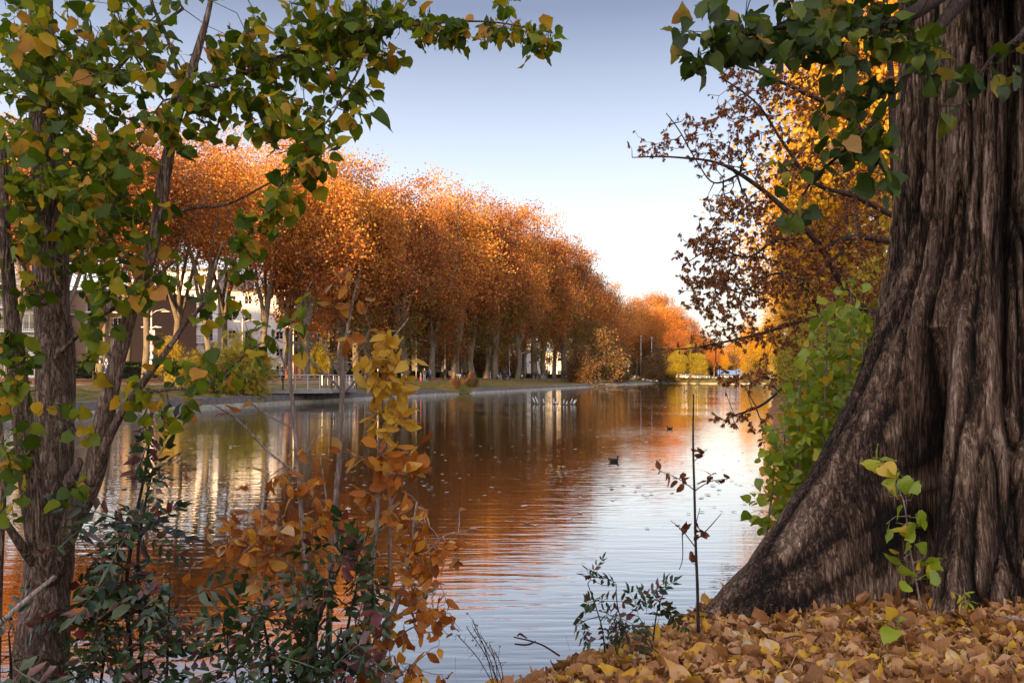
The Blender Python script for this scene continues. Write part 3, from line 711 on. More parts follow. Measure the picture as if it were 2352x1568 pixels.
# yellow-green bush by the landing stage, twiggy bushes at the slipway
bu = tree_proto('bush', 'wide yellow and green bush spilling over the quay beside the landing stage', 'shrub', 51, 4.3, .0, 3.4, M_YGREEN, M_DBARK, 2600, .50, 24, 12, .07, .4, 8, .7, tmpl=LF_FERN, tip=.012, sig=.40, flat=.9)
q = P(548, 868, 56.5); bu.location = (q[0], q[1], .35)
b2 = dup(bu, (*P(452, 868, 56)[:2], .7), 2, 'smaller green bush left of the wide yellow one', None, .62)
for i, (px, off, sc, lab) in enumerate([(1088, 1.5, .34, 'reddish twiggy bush at the right side of the slipway'), (1045, 2.5, .26, 'thin dry twiggy bush at the left side of the slipway'), (1062, 4, .22, 'low dry twigs in the middle of the slipway')]):
    d = bank_d(px, off); dup(shr, (*P(px, 868, d)[:2], .6), i * 2, lab, 'dry bushes at the slipway', sc)
for i, (px, d, sc, c) in enumerate([(735, 92, .45, 'thin young yellow leaved tree in front of the pale block'), (392, 75, .45, 'slim green young tree behind the double street lamp'), (455, 100, .4, 'young orange tree before the white block')]):
    dup(yg, (*P(px, 868, d)[:2], 1.8), i, c, 'young trees before the buildings', sc * .85)

# hedges: clipped boxes of leaves
def hedge(label, px0, px1, off, h, th):
    rng = np.random.default_rng(int(px0)); d0, d1 = bank_d(px0, off), bank_d(px1, off)
    a = np.array((bankx(d0) - off, d0, 1.85)); c = np.array((bankx(d1) - off, d1, 1.85)); L = np.linalg.norm(c - a); u = (c - a) / L; v = np.array((-u[1], u[0], 0))
    t = thing('hedge', label, 'hedge', a); ang = math.atan2(u[1], u[0]); t.rotation_euler = (0, 0, ang)
    n = int(L * 420); s_ = rng.uniform(0, L, n); w_ = rng.uniform(-th / 2, th / 2, n); z_ = rng.uniform(0, h, n)
    k = rng.integers(0, 3, n); w_ = np.where(k == 0, -th / 2 + rng.normal(0, .05, n), w_); z_ = np.where(k == 1, h + rng.normal(0, .05, n), z_)
    pos = np.stack([s_, w_, z_], 1)
    link('foliage', leaf_mesh('foliage', LF_FAR, pos, rdir(rng, n), rdir(rng, n, (0, -.5, .6)), .16), M_HEDGE, t)
    g = MB(); g.box(.1, L - .1, -th * .36, th * .36, -.1, h * .9); obj('inner_twigs', g, M_DBARK, t); return t
hedge('dark clipped hedge in front of the brown building', 150, 330, 17, .95, 1.2)
hedge('taller clipped hedge between the brown building and the lamps', 155, 500, 24, 1.5, 1.4)
hedge('low dark hedge in front of the white block', 400, 660, 22, .9, 1.2)
hedge('dark hedge behind the central trunks', 700, 1010, 26, 1.2, 1.4)
hedge('dark hedge behind the far trunks and the seated people', 1015, 1320, 24, 1.1, 1.4)

# ============================================================ THINGS ON THE FAR BANK
M_STEEL = plain('galvanised_steel', (.34, .34, .38), .4, .08, 3, .4); M_BLACK = plain('black_metal', (.015, .015, .018), .5, .1)
M_WOODL = plain('pale_wood', (.55, .30, .14), .7, .15); M_CONC = stone('concrete', (.14, .13, .13), (.30, .28, .28), 1.5)
M_WPAINT = plain('white_paint', (.75, .75, .76), .5, .04); M_RED = plain('red_paint', (.55, .02, .03), .5, .05); M_BLUE = plain('blue_paint', (.02, .10, .42), .5, .05)
M_NET = plain('orange_netting', (.42, .13, .06), .7, .1)

# ---- landing stage over the water
A = P(650, 868, 59.5); B_ = P(762, 868, 61.5); c2 = P(819, 868, 68.5)
xa, xb = bankx(59.5) - .6, bankx(69.5) - .6
st = thing('landing_stage', 'grey cantilevered landing stage with steel railing jutting over the water', 'landing stage', (A[0], A[1], 0))
o_ = (A[0], A[1], 0); poly = [(bankx(58.5) - 1.2, 58.5), (A[0] - 1.0, 58.8), (A[0], 59.5), (B_[0], B_[1]), (c2[0], c2[1]), (bankx(69.6) - 1.2, 70.2)]
g = MB(); n = len(poly); zt, zb = 1.02, .74
g.add([(x, y, zt) for x, y in poly] + [(x, y, zb) for x, y in poly], [tuple(range(n - 1, -1, -1))[::-1], tuple(range(2 * n - 1, n - 1, -1))] + [(i, (i + 1) % n, (i + 1) % n + n, i + n) for i in range(n)])
obj('deck', g, M_CONC, st, off=o_)
def rail(g, pts, z0, h, sp=1.05, nb=5):
    for (x0, y0), (x1, y1) in zip(pts[:-1], pts[1:]):
        L = math.hypot(x1 - x0, y1 - y0); k = max(1, int(round(L / sp)))
        g.bar((x0, y0, z0 + h), (x1, y1, z0 + h), .075)
        for q in range(nb): z = z0 + .12 + q * (h - .22) / nb; g.bar((x0, y0, z), (x1, y1, z), .028)
        for i in range(k + 1): f = i / k; g.bar((x0 + (x1 - x0) * f, y0 + (y1 - y0) * f, z0), (x0 + (x1 - x0) * f, y0 + (y1 - y0) * f, z0 + h - .03), .06, .09)
g = MB(); rail(g, poly[1:], 1.02, 1.12); obj('railing', g, M_STEEL, st, off=o_)
g = MB(); q0, q1 = P(740, 868, 74), P(815, 868, 80); rail(g, [(q0[0], q0[1]), (q1[0], q1[1])], 1.25, .95)
tag(obj('railing', g, M_STEEL), 'short steel railing on the path behind the landing stage', 'railing')

# ---- street lamps
def lamp_proto(label, double=False):
    t = thing('street_lamp', label, 'street lamp', group=None); H = 6.6
    g = MB(); g.tube([(0, 0, 0), (0, 0, .9), (0, 0, 5.9), (0, 0, H)], [.11, .085, .07, .05], 10); g.cyl((0, 0, 0), .2, .06); obj('post', g, M_STEEL, t, True)
    def arm(s, L, z, drop=.12):
        g = MB(); g.tube([(0, 0, z - .35), (s * .4, 0, z - .05), (s * 1.0, 0, z + .10), (s * L, 0, z - drop)], [.05, .05, .045, .03], 8); a = obj('lamp_arm', g, M_STEEL, t, True)
        g = MB(); g.ell((s * (L - .35), 0, z - drop + .02), (.42, .12, .05), 12, 6); obj('lamp_head', g, M_FRAME, a, True)
    arm(1, 2.0 if not double else 1.55, 5.95); arm(-1, .9 if not double else 1.55, 5.95)
    if double:
        for s in (1, -1):
            g = MB(); g.tube([(0, 0, 4.4), (s * .35, 0, 4.55), (s * .62, 0, 4.5)], .035, 6); a = obj('lamp_arm', g, M_STEEL, t)
            g = MB(); g.ell((s * .6, 0, 4.48), (.3, .13, .06)); obj('lamp_head', g, M_FRAME, a, True)
            g = MB(); g.box(s * .18 - .1, s * .18 + .1, -.1, .1, 3.7, 4.2); obj('junction_box', g, M_FRAME, t)
        g = MB(); g.box(-.1, .1, -.1, .1, 6.55, 7.0); g.add([(-.3, -.02, 7.5), (.3, -.02, 7.5), (0, -.02, 7.1), (-.3, .02, 7.5), (.3, .02, 7.5), (0, .02, 7.1)], [(0, 2, 1), (3, 4, 5), (0, 1, 4, 3), (1, 2, 5, 4), (2, 0, 3, 5)]); obj('camera_box', g, M_FRAME, t)
    return t
def at_off(px, off, z=1.85): d = bank_d(px, off); q = P(px, 868, d); return (q[0], q[1], z), d
loc, _ = at_off(348, 17.5); dl = lamp_proto('tall double armed street lamp with boxes beside the round signs', True); dl.location = loc; dl.rotation_euler = (0, 0, .1)
LP = [557, 674, 789, 868, 956, 1022, 1078, 1126, 1170, 1206, 1238, 1270, 1295]
WH = ['in front of the white block', 'above the orange netting', 'behind the landing stage', 'above the yellow leaved sapling', 'right of the leaning sunlit trunk', 'above the person in black', 'before the thick knobbly trunks', 'between the thick and the forked trunks', 'above the seated people', 'right of the child in green', 'beside the white house', 'before the white house wall', 'last one before the shore shrubs']
for i, px in enumerate(LP):
    loc, d = at_off(px, 17.5); lab = 'single armed grey street lamp, %s' % WH[i]
    if i == 0: L0 = lamp_proto(lab); L0.location = loc; L0['group'] = 'street lamps along the path'
    else: dup(L0, loc, .05, lab, 'street lamps along the path')
for px, off, H, lab in ((1472, 6, 16, 'tall white lamp mast at the far left corner'), (1497, 9, 15.5, 'second tall mast, right of the brighter white one')):
    d = min(bank_d(px, off), 292); q = P(px, 868, d); t = thing('lamp_mast', lab, 'lamp mast', (q[0], q[1], 1.2))
    g = MB(); g.tube([(0, 0, 0), (0, 0, H)], [.20, .11], 8); obj('mast', g, M_STEEL, t, True); g = MB(); g.ell((0, 0, H), (.5, .35, .22)); obj('lamp_head', g, M_STEEL, t, True)

# ---- road signs
loc, d = at_off(362, 17.0); t = thing('road_sign', 'two round red rimmed prohibition signs over a blue plate on one post', 'road sign', (loc[0], loc[1] - 1.5, 1.8))
g = MB(); g.tube([(0, 0, 0), (0, 0, 3.9)], .04, 8); obj('post', g, M_STEEL, t)
for k, z in enumerate((3.55, 2.66)):
    g = MB(); g.cyl((0, -.10, z), .40, .04, 28, 'y'); s_ = obj('sign_plate', g, M_RED, t)
    g = MB(); g.cyl((0, -.115, z), .29, .012, 28, 'y'); obj('sign_face', g, M_WPAINT, s_)
    if k == 0:
        g = MB(); g.bar((-.2, -.135, z + .2), (.2, -.135, z - .2), .06, .006); obj('diagonal_bar', g, M_RED, s_)
        g = MB(); g.box(-.14, .14, -.128, -.119, z - .14, z - .10); g.box(-.12, -.02, -.128, -.119, z - .06, z - .01); g.box(.0, .15, -.128, -.119, z + .06, z + .11); obj('pictogram', g, M_BLACK, s_)
    else:
        g = MB(); g.box(-.03, .03, -.128, -.119, z - .12, z + .14); obj('pictogram', g, M_BLACK, s_)
g = MB(); g.box(-.33, .33, -.10, -.07, 1.58, 2.12); s_ = obj('blue_plate', g, M_BLUE, t); g = MB(); g.box(-.2, -.04, -.112, -.103, 1.75, 1.85); g.box(.04, .2, -.112, -.103, 1.75, 1.85); obj('pictogram', g, M_WPAINT, s_)

# ---- low cross panel fence
def xfence(label, px0, px1, off, h, pw=1.5):
    d0, d1 = bank_d(px0, off), bank_d(px1, off); a = Vector((bankx(d0) - off, d0, 0)); c = Vector((bankx(d1) - off, d1, 0)); L = (c - a).length; n = max(1, int(L / pw)); z0 = land_z(off, 60) - .05
    t = thing('metal_fence', label, 'fence', (a.x, a.y, z0), math.atan2(c.y - a.y, c.x - a.x)); w_ = L / n
    for i in range(n + 1):
        g = MB(); g.box(i * w_ - .05, i * w_ + .05, -.05, .05, 0, h + .1); g.ell((i * w_, 0, h + .14), (.06, .06, .05), 8, 5); obj('post', g, M_BLACK, t)
    for i in range(n):
        x0, x1 = i * w_ + .05, (i + 1) * w_ - .05; g = MB(); g.bar((x0, 0, h), (x1, 0, h), .045); g.bar((x0, 0, .1), (x1, 0, .1), .035); g.bar((x0, 0, .12), (x1, 0, h - .02), .028); g.bar((x0, 0, h - .02), (x1, 0, .12), .028)
        obj('cross_panel', g, M_BLACK, t)
xfence('low black metal fence with crossed bars behind the walking couple', 150, 330, 12.5, .62, 1.9)
xfence('black metal fence with crossed bars by the road signs', 338, 470, 12.6, .80, 1.5)

# ---- orange safety netting
q0, q1 = P(655, 868, 84), P(697, 868, 84.6); t = thing('safety_netting', 'orange plastic safety netting sagging between stakes behind the landing stage', 'netting', (q0[0], q0[1], 1.85)); W = q1[0] - q0[0]
g = MB(); nx, nz = 16, 12; Z = lambda u, v: v * (1.25 + .35 * u) + .0
for i in range(nx + 1): u = i / nx; g.bar((u * W, .1 * math.sin(u * 7), 0), (u * W, .1 * math.sin(u * 7), Z(u, 1)), .022)
for j in range(nz + 1):
    for i in range(nx): u, u2 = i / nx, (i + 1) / nx; g.bar((u * W, .1 * math.sin(u * 7), Z(u, j / nz)), (u2 * W, .1 * math.sin(u2 * 7), Z(u2, j / nz)), .022)
obj('net', g, M_NET, t)
for u in (0, .5, 1): g = MB(); g.bar((u * W, .06, -.1), (u * W, .06, Z(u, 1) + .15), .05); obj('stake', g, M_DBARK, t)

# ---- benches
def bench(label):
    t = thing('park_bench', label, 'bench', group='white benches along the path')
    g = MB()
    for k in range(4): g.box(-.9, .9, -.05 + k * .12, .05 + k * .12, .43, .46)
    obj('seat', g, M_WPAINT, t)
    g = MB()
    for k in range(3): g.box(-.9, .9, .44 + k * .03, .47 + k * .03, .55 + k * .13, .65 + k * .13)
    obj('backrest', g, M_WPAINT, t)
    for s in (-1, 1): g = MB(); g.tube([(s * .8, 0, 0), (s * .8, -.02, .42), (s * .8, .40, .42), (s * .8, .55, .92)], .03, 8); g.tube([(s * .8, .40, .42), (s * .8, .45, 0)], .03, 8); g.tube([(s * .8, -.02, .42), (s * .8, -.02, .66), (s * .8, .44, .68)], .025, 8); obj('leg', g, M_WPAINT, t)
    return t
BN = [(932, 'white bench left of the family group'), (1061, 'white bench with a person and yellow leaves beside it'), (1149, 'white bench with a seated person in grey'), (1247, 'white bench with a person hunched beside a dark bag')]
for i, (px, lab) in enumerate(BN):
    loc, d = at_off(px, 11.8, 1.60); rz = rad(105 if i != 1 else 60)
    if i == 0: b0 = bench(lab); b0.location = loc; b0.rotation_euler = (0, 0, rz)
    else: dup(b0, loc, rz, lab)

# ---- people: remeshed continuous bodies in three poses, clothes over them
def bake(mb, voxel, name, mat, parent):
    me = D.meshes.new('tmp'); me.from_pydata(mb.v, [], mb.f); o = D.objects.new('tmp', me); COL.objects.link(o)
    r = o.modifiers.new('r', 'REMESH'); r.mode = 'VOXEL'; r.voxel_size = voxel; r.use_smooth_shade = True
    s = o.modifiers.new('s', 'SMOOTH'); s.factor = .5; s.iterations = 2
    dg = C.evaluated_depsgraph_get(); m2 = D.meshes.new_from_object(o.evaluated_get(dg)); D.objects.remove(o); D.meshes.remove(me); m2.name = name
    return link(name, m2, mat, parent, True)
SKIN = plain('skin', (.48, .30, .22), .6, .05); HAIRD = plain('dark_hair', (.02, .014, .012), .6, .1); HAIRL = plain('grey_hair', (.35, .33, .31), .7, .1)
_mats = {}
def cloth(c):
    k = tuple(c)
    if k not in _mats: _mats[k] = plain('cloth', c, .85, .15, 9)
    return _mats[k]
def joints(pose, side):
    s = side
    if pose == 'sit':
        hip = (s * .09, 0, .50); knee = (s * .10, -.43, .50); ank = (s * .10, -.46, .08); sh = (s * .18, .02, 1.00); el = (s * .22, -.12, .76); ha = (s * .12, -.34, .66); lift = -.42
    elif pose == 'walk':
        hip = (s * .09, 0, .90); knee = (s * .09, -.16 if s > 0 else .06, .50); ank = (s * .08, -.24 if s > 0 else .30, .09 if s > 0 else .14); sh = (s * .19, 0, 1.42); el = (s * .24, .12 if s > 0 else -.06, 1.14); ha = (s * .21, .02 if s > 0 else -.24, .90); lift = 0
    else:
        hip = (s * .09, 0, .90); knee = (s * .10, -.02, .49); ank = (s * .11, 0, .09); sh = (s * .19, 0, 1.42); el = (s * .25, .03, 1.13); ha = (s * .17, -.14, .94); lift = 0
    return hip, knee, ank, sh, el, ha, lift
def person(label, loc, rz, h, pose='stand', coat=(.03, .03, .05), legs=(.03, .04, .08), hair=HAIRD, coatlen=.0, mask=False, bag=None, hood=False, shirt=None, trim=False):
    t = thing('person', label, 'person', loc, rz, None, h / 1.72)
    J = {s: joints(pose, s) for s in (-1, 1)}; lift = J[1][6]
    g = MB()
    g.ell((0, -.01, 1.60 + lift), (.078, .098, .118), 16, 12); g.ell((0, -.10, 1.585 + lift), (.014, .022, .022), 8, 6); g.ell((0, -.085, 1.53 + lift), (.03, .02, .022), 8, 6)
    for s in (-1, 1): g.ell((s * .08, .0, 1.60 + lift), (.013, .022, .03), 8, 6)
    g.tube([(0, .01, 1.40 + lift), (0, 0, 1.54 + lift)], [.065, .055], 10)
    g.ell((0, 0, 1.22 + lift), (.16, .10, .24), 14, 10); g.ell((0, 0, .98 + lift), (.15, .10, .16), 14, 10)
    for s in (-1, 1):
        hip, knee, ank, sh, el, ha, _ = J[s]
        g.tube([hip, knee], [.082, .056], 10); g.ell(knee, (.056,) * 3, 8, 6); g.tube([knee, ank], [.054, .036], 10); g.tube([(ank[0], ank[1] + .04, .045), (ank[0], ank[1] - .17, .035)], [.04, .035], 8)
        g.ell(sh, (.06, .055, .055), 8, 6); g.tube([sh, el], [.048, .038], 8); g.ell(el, (.038,) * 3, 8, 6); g.tube([el, ha], [.036, .026], 8)
        hv = unit(np.array(ha) - np.array(el)); g.ell(tuple(np.array(ha) + hv * .05), (.035, .03, .045), 8, 6)
    bake(g, .022, 'body', SKIN, t)
    g = MB()                                                    # coat: torso, hem and sleeves
    g.ell((0, 0, 1.22 + lift), (.205, .145, .26), 16, 12); g.ell((0, 0, 1.0 + lift), (.20, .145, .22), 16, 12)
    if coatlen and pose != 'sit': g.tube([(0, 0, 1.05), (0, 0, .9 - coatlen)], [.19, .21], 14)
    g.tube([(0, .01, 1.36 + lift), (0, .005, 1.47 + lift)], [.11, .075], 12)
    if hood: g.ell((0, .07, 1.47 + lift), (.13, .10, .09), 10, 8)
    for s in (-1, 1):
        hip, knee, ank, sh, el, ha, _ = J[s]; g.ell(sh, (.085, .08, .08), 10, 8); g.tube([sh, el], [.075, .062], 10); g.ell(el, (.062,) * 3, 8, 6); g.tube([el, ha], [.060, .046], 10)
    ct = bake(g, .028, 'coat', cloth(coat), t)
    if shirt: g = MB(); g.ell((0, -.035, 1.18), (.11, .125, .24), 12, 10); obj('shirt', g, cloth(shirt), t, True)
    if trim:
        for s in (-1, 1): g = MB(); g.tube([(s * .10, -.13, .92), (s * .115, -.145, 1.2), (s * .08, -.10, 1.42)], .022, 6); obj('white_trim', g, M_WPAINT, ct, True)
    g = MB(); g.ell((0, 0, .95 + lift), (.165, .12, .15), 14, 10)
    for s in (-1, 1):
        hip, knee, ank, *_ = J[s]; g.tube([hip, knee], [.10, .075], 10); g.ell(knee, (.075,) * 3, 10, 6); g.tube([knee, (ank[0], ank[1], ank[2] + .02)], [.074, .06], 10)
    bake(g, .028, 'trousers', cloth(legs), t)
    for s in (-1, 1):
        ank = J[s][2]; g = MB(); g.ell((ank[0], ank[1] - .05, .05), (.052, .145, .052), 10, 8); obj('shoe', g, M_WPAINT if pose == 'walk' else M_BLACK, t, True)
    g = MB(); g.ell((0, .022, 1.635 + lift), (.094, .105, .108), 14, 10)
    if hair is HAIRD and coatlen: g.ell((0, .07, 1.53 + lift), (.09, .06, .13), 12, 8)
    obj('hair', g, hair, t, True)
    if mask: g = MB(); g.ell((0, -.075, 1.555), (.062, .045, .048), 12, 8); obj('face_mask', g, M_WPAINT, t, True)
    if bag: g = MB(); g.ell((-.26, -.02, .95), (.05, .11, .09), 10, 8); g.tube([(-.24, 0, 1.02), (-.1, -.12, 1.25), (.1, -.05, 1.45)], .01, 5); obj('handbag', g, cloth(bag), t, True)
    return t
def path_at(px, off, z=None): d = bank_d(px, off); q = P(px, 868, d); return (q[0], q[1], land_z(off, d) + .012 if z is None else z)
person('woman in khaki coat, white mask and red handbag walking beside a man', path_at(230, 9.0), rad(15), 1.66, 'walk', (.10, .09, .05), (.22, .20, .26), coatlen=.22, mask=True, bag=(.4, .02, .03))
person('man in open navy jacket, blue shirt and jeans walking beside a woman', path_at(245.5, 9.3), rad(10), 1.80, 'walk', (.02, .03, .09), (.05, .12, .24), mask=True, shirt=(.14, .17, .28), trim=True)
person('person in dark blue coat behind the landing stage railing', path_at(646, 9.5), rad(80), 1.72, 'stand', (.03, .035, .10), (.02, .02, .03), coatlen=.1)
person('person in red top behind the orange netting', (*P(673, 868, 92)[:2], 2.3), rad(90), 1.72, 'stand', (.5, .03, .03), (.03, .03, .04))
person('person in brown fur coat and dark hat between slim trunks', (*P(725, 868, 93)[:2], 1.85), rad(200), 1.7, 'stand', (.16, .12, .10), (.02, .02, .02), coatlen=.3)
person('person in purple coat walking with a stick at the end of the railing', path_at(820, 9.5), rad(190), 1.72, 'walk', (.09, .03, .11), (.03, .03, .04), hair=HAIRL, coatlen=.15)
person('small child in pink beside the adult in black', path_at(966.5, 9.2), rad(-60), 1.15, 'stand', (.12, .08, .09), (.6, .08, .16))
person('adult in black jacket and jeans between the child and the blue coat', path_at(975, 9.4), rad(10), 1.74, 'stand', (.015, .015, .02), (.04, .09, .18), hood=True)
person('adult in blue jacket and black trousers, right one of the family group', path_at(986.5, 9.2), rad(160), 1.72, 'stand', (.03, .04, .14), (.012, .012, .015), hood=True)
person('person in black with backpack standing under a lamp', path_at(1022, 9.6), rad(170), 1.74, 'stand', (.012, .012, .015), (.03, .04, .03), hood=True)
person('person in tan coat and dark tights walking alone', path_at(1033.5, 9.4), rad(200), 1.72, 'walk', (.26, .15, .10), (.02, .012, .015), coatlen=.1)
person('person seated on the bench near yellow leaves', path_at(1061, 11.6, 1.60), rad(60 + 0), 1.68, 'sit', (.04, .04, .05), (.03, .03, .04), hood=True)
person('person in pale grey coat seated on a bench', path_at(1149.5, 11.6, 1.60), rad(105), 1.68, 'sit', (.35, .33, .36), (.05, .05, .06), hair=HAIRL)
person('person in dark purple standing before the seated one in grey', path_at(1158, 10.5), rad(-80), 1.74, 'stand', (.05, .02, .06), (.03, .03, .05))
person('person in black and white top standing behind a pram', path_at(1171, 9.8), rad(-80), 1.74, 'stand', (.30, .29, .28), (.02, .02, .02))
person('child in bright green and yellow jacket facing away', path_at(1199, 9.2), rad(170), 1.25, 'stand', (.30, .42, .08), (.05, .06, .14))
person('left one of two people in black walking together', path_at(1224, 9.2), rad(170), 1.70, 'walk', (.02, .02, .022), (.10, .10, .12), coatlen=.15)
person('right one of two people in black walking together, the taller', path_at(1231, 9.2), rad(175), 1.80, 'walk', (.012, .012, .02), (.012, .012, .015))
person('person in light grey sitting hunched on the far bench', path_at(1247.5, 11.6, 1.60), rad(105), 1.68, 'sit', (.32, .30, .33), (.30, .29, .31), hair=HAIRL)
person('person in purple at the far end of the path beside a child', path_at(1297, 9.2), rad(170), 1.72, 'stand', (.07, .03, .10), (.02, .02, .03))
person('child in bright pink coat at the far end of the path', path_at(1301, 8.9), rad(170), 1.15, 'stand', (.62, .08, .36), (.10, .05, .12))
person('person in grey blue jacket at the far end of the path', path_at(1307, 9.2), rad(100), 1.66, 'stand', (.12, .16, .24), (.02, .03, .04))
def pram(label, loc, rz, c):
    t = thing('pram', label, 'pram', loc, rz); g = MB(); g.ell((0, 0, .72), (.24, .42, .20), 14, 8); g.ell((0, .22, .92), (.25, .26, .26), 14, 8); obj('seat_shell', g, cloth(c), t, True)
    g = MB(); g.tube([(-.2, .35, .15), (-.2, -.3, .75), (-.2, -.62, 1.02), (.2, -.62, 1.02), (.2, -.3, .75), (.2, .35, .15)], .018, 6); g.tube([(-.2, -.35, .15), (-.2, .1, .6)], .018, 6); g.tube([(.2, -.35, .15), (.2, .1, .6)], .018, 6); obj('frame', g, M_STEEL, t)
    for x in (-.24, .24):
        for y in (-.36, .36): g = MB(); g.cyl((x - .02, y, .13), .13, .04, 14, 'x'); obj('wheel', g, M_BLACK, t)
pram('dark blue pram in front of the seated person in grey', path_at(1165.5, 9.9), rad(100), (.05, .05, .09))
pram('dark pram beside the person hunched on the far bench', path_at(1240, 10.6), rad(10), (.06, .06, .09))

# ---- fountain: ring of small leaning water jets
m, nt, b = new_mat('water_spray'); b.inputs['Base Color'].default_value = (.62, .63, .66, 1); b.inputs['Roughness'].default_value = .35; b.inputs['Transmission Weight'].default_value = .15; SPRAY = m
ft = thing('fountain', 'ring of short white water jets leaning outwards from floating nozzles', 'fountain', (*P(1276, 928, 57.9)[:2], 0))
JS = [(1229, 927, -.40, 15), (1236.5, 928, -.45, 17), (1250, 928, -.22, 13), (1272, 928, 0, 13), (1275.5, 928, .15, 6), (1280.5, 928, .1, 7), (1294, 929, .15, 12), (1300.5, 930, .3, 9), (1310, 928, .42, 13), (1315.5, 929, .5, 11), (1318, 929, .55, 12)]
c0 = P(1276, 928, 57.9)
for i, (px, py, ln, hpx) in enumerate(JS):
    d = 3475 / (py - 868); q = P(px, 868, d); x, y = q[0] - c0[0], q[1] - c0[1]; hh = hpx / (F / d) ; g = MB()
    g.tube([(x, y, .04), (x + ln * hh * .35, y, hh * .4), (x + ln * hh * .72, y, hh * .8), (x + ln * hh * .95, y, hh * 1.05)], [.02, .055, .038, .010], 8); obj('water_jet', g, SPRAY, ft, True)
    g = MB(); g.ell((x, y, .0), (.06, .06, .06), 10, 6); obj('nozzle_float', g, M_BLACK, ft, True)

# ---- ducks
M_DUCK = plain('dark_plumage', (.03, .022, .018), .7, .3, 30); M_BEAK = plain('beak', (.35, .12, .03), .5, .1)
def duck(label, px, py, L, flip=1):
    d = 3475 / (py - 868); q = P(px, 868, d); t = thing('water_bird', label, 'water bird', (q[0], q[1], 0), rad(8 if flip > 0 else 175), scale=L / .36)
    g = MB(); g.ell((0, 0, .045), (.15, .075, .07), 16, 10); g.tube([(-.10, 0, .07), (-.17, 0, .10), (-.20, 0, .125)], [.05, .03, .006], 8); g.tube([(.10, 0, .07), (.125, 0, .12), (.13, 0, .15)], [.045, .028, .026], 8); g.ell((.14, 0, .16), (.042, .03, .032), 12, 8)
    bake(g, .008, 'body', M_DUCK, t)
    g = MB(); g.tube([(.17, 0, .158), (.215, 0, .148)], [.014, .006], 6); obj('beak', g, M_BEAK, t)
    for s in (-1, 1): g = MB(); g.ell((-.01, s * .062, .065), (.11, .022, .045), 12, 8); obj('wing', g, M_DUCK, t, True)
duck('dark water bird swimming right in the middle of the lake, the nearer of two', 1410, 1060, .25); duck('small dark water bird far out near the bright reflection', 1538, 985, .24, -1)

# ---- vehicles on the far road
M_TYRE = plain('tyre', (.02, .02, .02), .8, .1); M_RIM = plain('wheel_rim', (.35, .35, .36), .35, .05, 3, .6); M_REDL = plain('red_lamp_glass', (.5, .02, .02), .3, .05); M_HEADL = plain('headlamp_glass', (.7, .7, .68), .2, .05)
def car(label, px, d, c, L=4.3, rz=0, est=False):
    q = P(px, 868, d); t = thing('parked_car', label, 'car', (q[0], q[1], 1.90), rz); m = plain('car_paint', c, .25, .04)
    low = [(-L / 2, .35), (-L / 2 + .05, .78), (-L / 2 + .25, .92), (L * .18, .93), (L * .40, .80), (L / 2 - .03, .66), (L / 2, .35), (L * .44, .22), (-L * .44, .22)]
    g = MB(); g.extr(low, -.86, .86); obj('body', g, m, t)
    roof = [(-L / 2 + .22, .925), (-L * .40 if not est else -L * .46, 1.42), (-L * .05, 1.50), (L * .06, 1.46), (L * .26, .925)]
    g = MB(); vs = []; n = len(roof)
    for sy in (-1, 1): vs += [(x, sy * (.80 if z < 1 else .62), z) for x, z in roof]
    g.add(vs, [tuple(range(n)), tuple(range(2 * n - 1, n - 1, -1))] + [(i, i + n, i + 1 + n, i + 1) for i in range(n - 1)]); obj('roof', g, m, t)
    g = MB()
    for sy in (-1, 1):
        for x0, x1, t0, t1 in ((-L * .37, -L * .06, -L * .34, -L * .06), (-L * .04, L * .21, -L * .04, L * .08)): g.add([(x0, sy * .815, .97), (x1, sy * .815, .97), (t1, sy * .665, 1.38), (t0, sy * .665, 1.38)], [(0, 1, 2, 3)])
    g.add([(L * .255, -.7, .97), (L * .255, .7, .97), (L * .085, .56, 1.43), (L * .085, -.56, 1.43)], [(0, 1, 2, 3)]); obj('window', g, GLASS, t)
    for x in (-L * .31, L * .31):
        for sy in (-1, 1):
            g = MB(); g.cyl((x, sy * .80 - .11, .32), .32, .22, 18, 'y'); w_ = obj('wheel', g, M_TYRE, t); g = MB(); g.cyl((x, sy * .92 - .012, .32), .2, .024, 14, 'y'); obj('rim', g, M_RIM, w_)
    for sy in (-1, 1):
        g = MB(); g.ell((L * .47, sy * .62, .68), (.09, .17, .07), 8, 6); obj('headlight', g, M_HEADL, t, True); g = MB(); g.ell((-L * .485, sy * .66, .80), (.06, .13, .12), 8, 6); obj('tail_light', g, M_REDL, t, True)
    return t
car('black hatchback with red tail lamp on the far road', 1612, 263, (.02, .022, .03), 7.6 * .62, rad(-10))
car('silver estate car on the far road, left of the black one', 1587, 270, (.13, .13, .14), 4.6, rad(-10), True)
car('pale small car at the left end of the far road', 1566, 277, (.16, .17, .18), 4.0, rad(-12))
car('white car parked near the tall masts', 1442, 291, (.30, .31, .33), 4.2, rad(20))
q = P(1672, 868, 262); t = thing('tipper_truck', 'blue tipper truck standing on the far road', 'truck', (q[0], q[1], 1.9), rad(-6))
g = MB(); g.extr([(-3.4, 1.15), (-3.5, 2.75), (2.3, 2.45), (2.3, 1.15)], -1.2, 1.2); tb = obj('tipper_body', g, M_BLUE, t)
for k in range(6): g = MB(); x = -3.0 + k * .95; g.box(x, x + .10, -1.26, -1.203, 1.2, 2.45); obj('body_rib', g, M_BLUE, tb)
g = MB(); g.box(-3.3, 4.2, -.5, .5, .75, 1.10); obj('chassis', g, M_BLACK, t)
g = MB(); g.extr([(2.6, .6), (2.6, 2.9), (3.9, 2.9), (4.5, 1.9), (4.6, .6)], -1.15, 1.15); cb = obj('cab', g, M_BLUE, t)
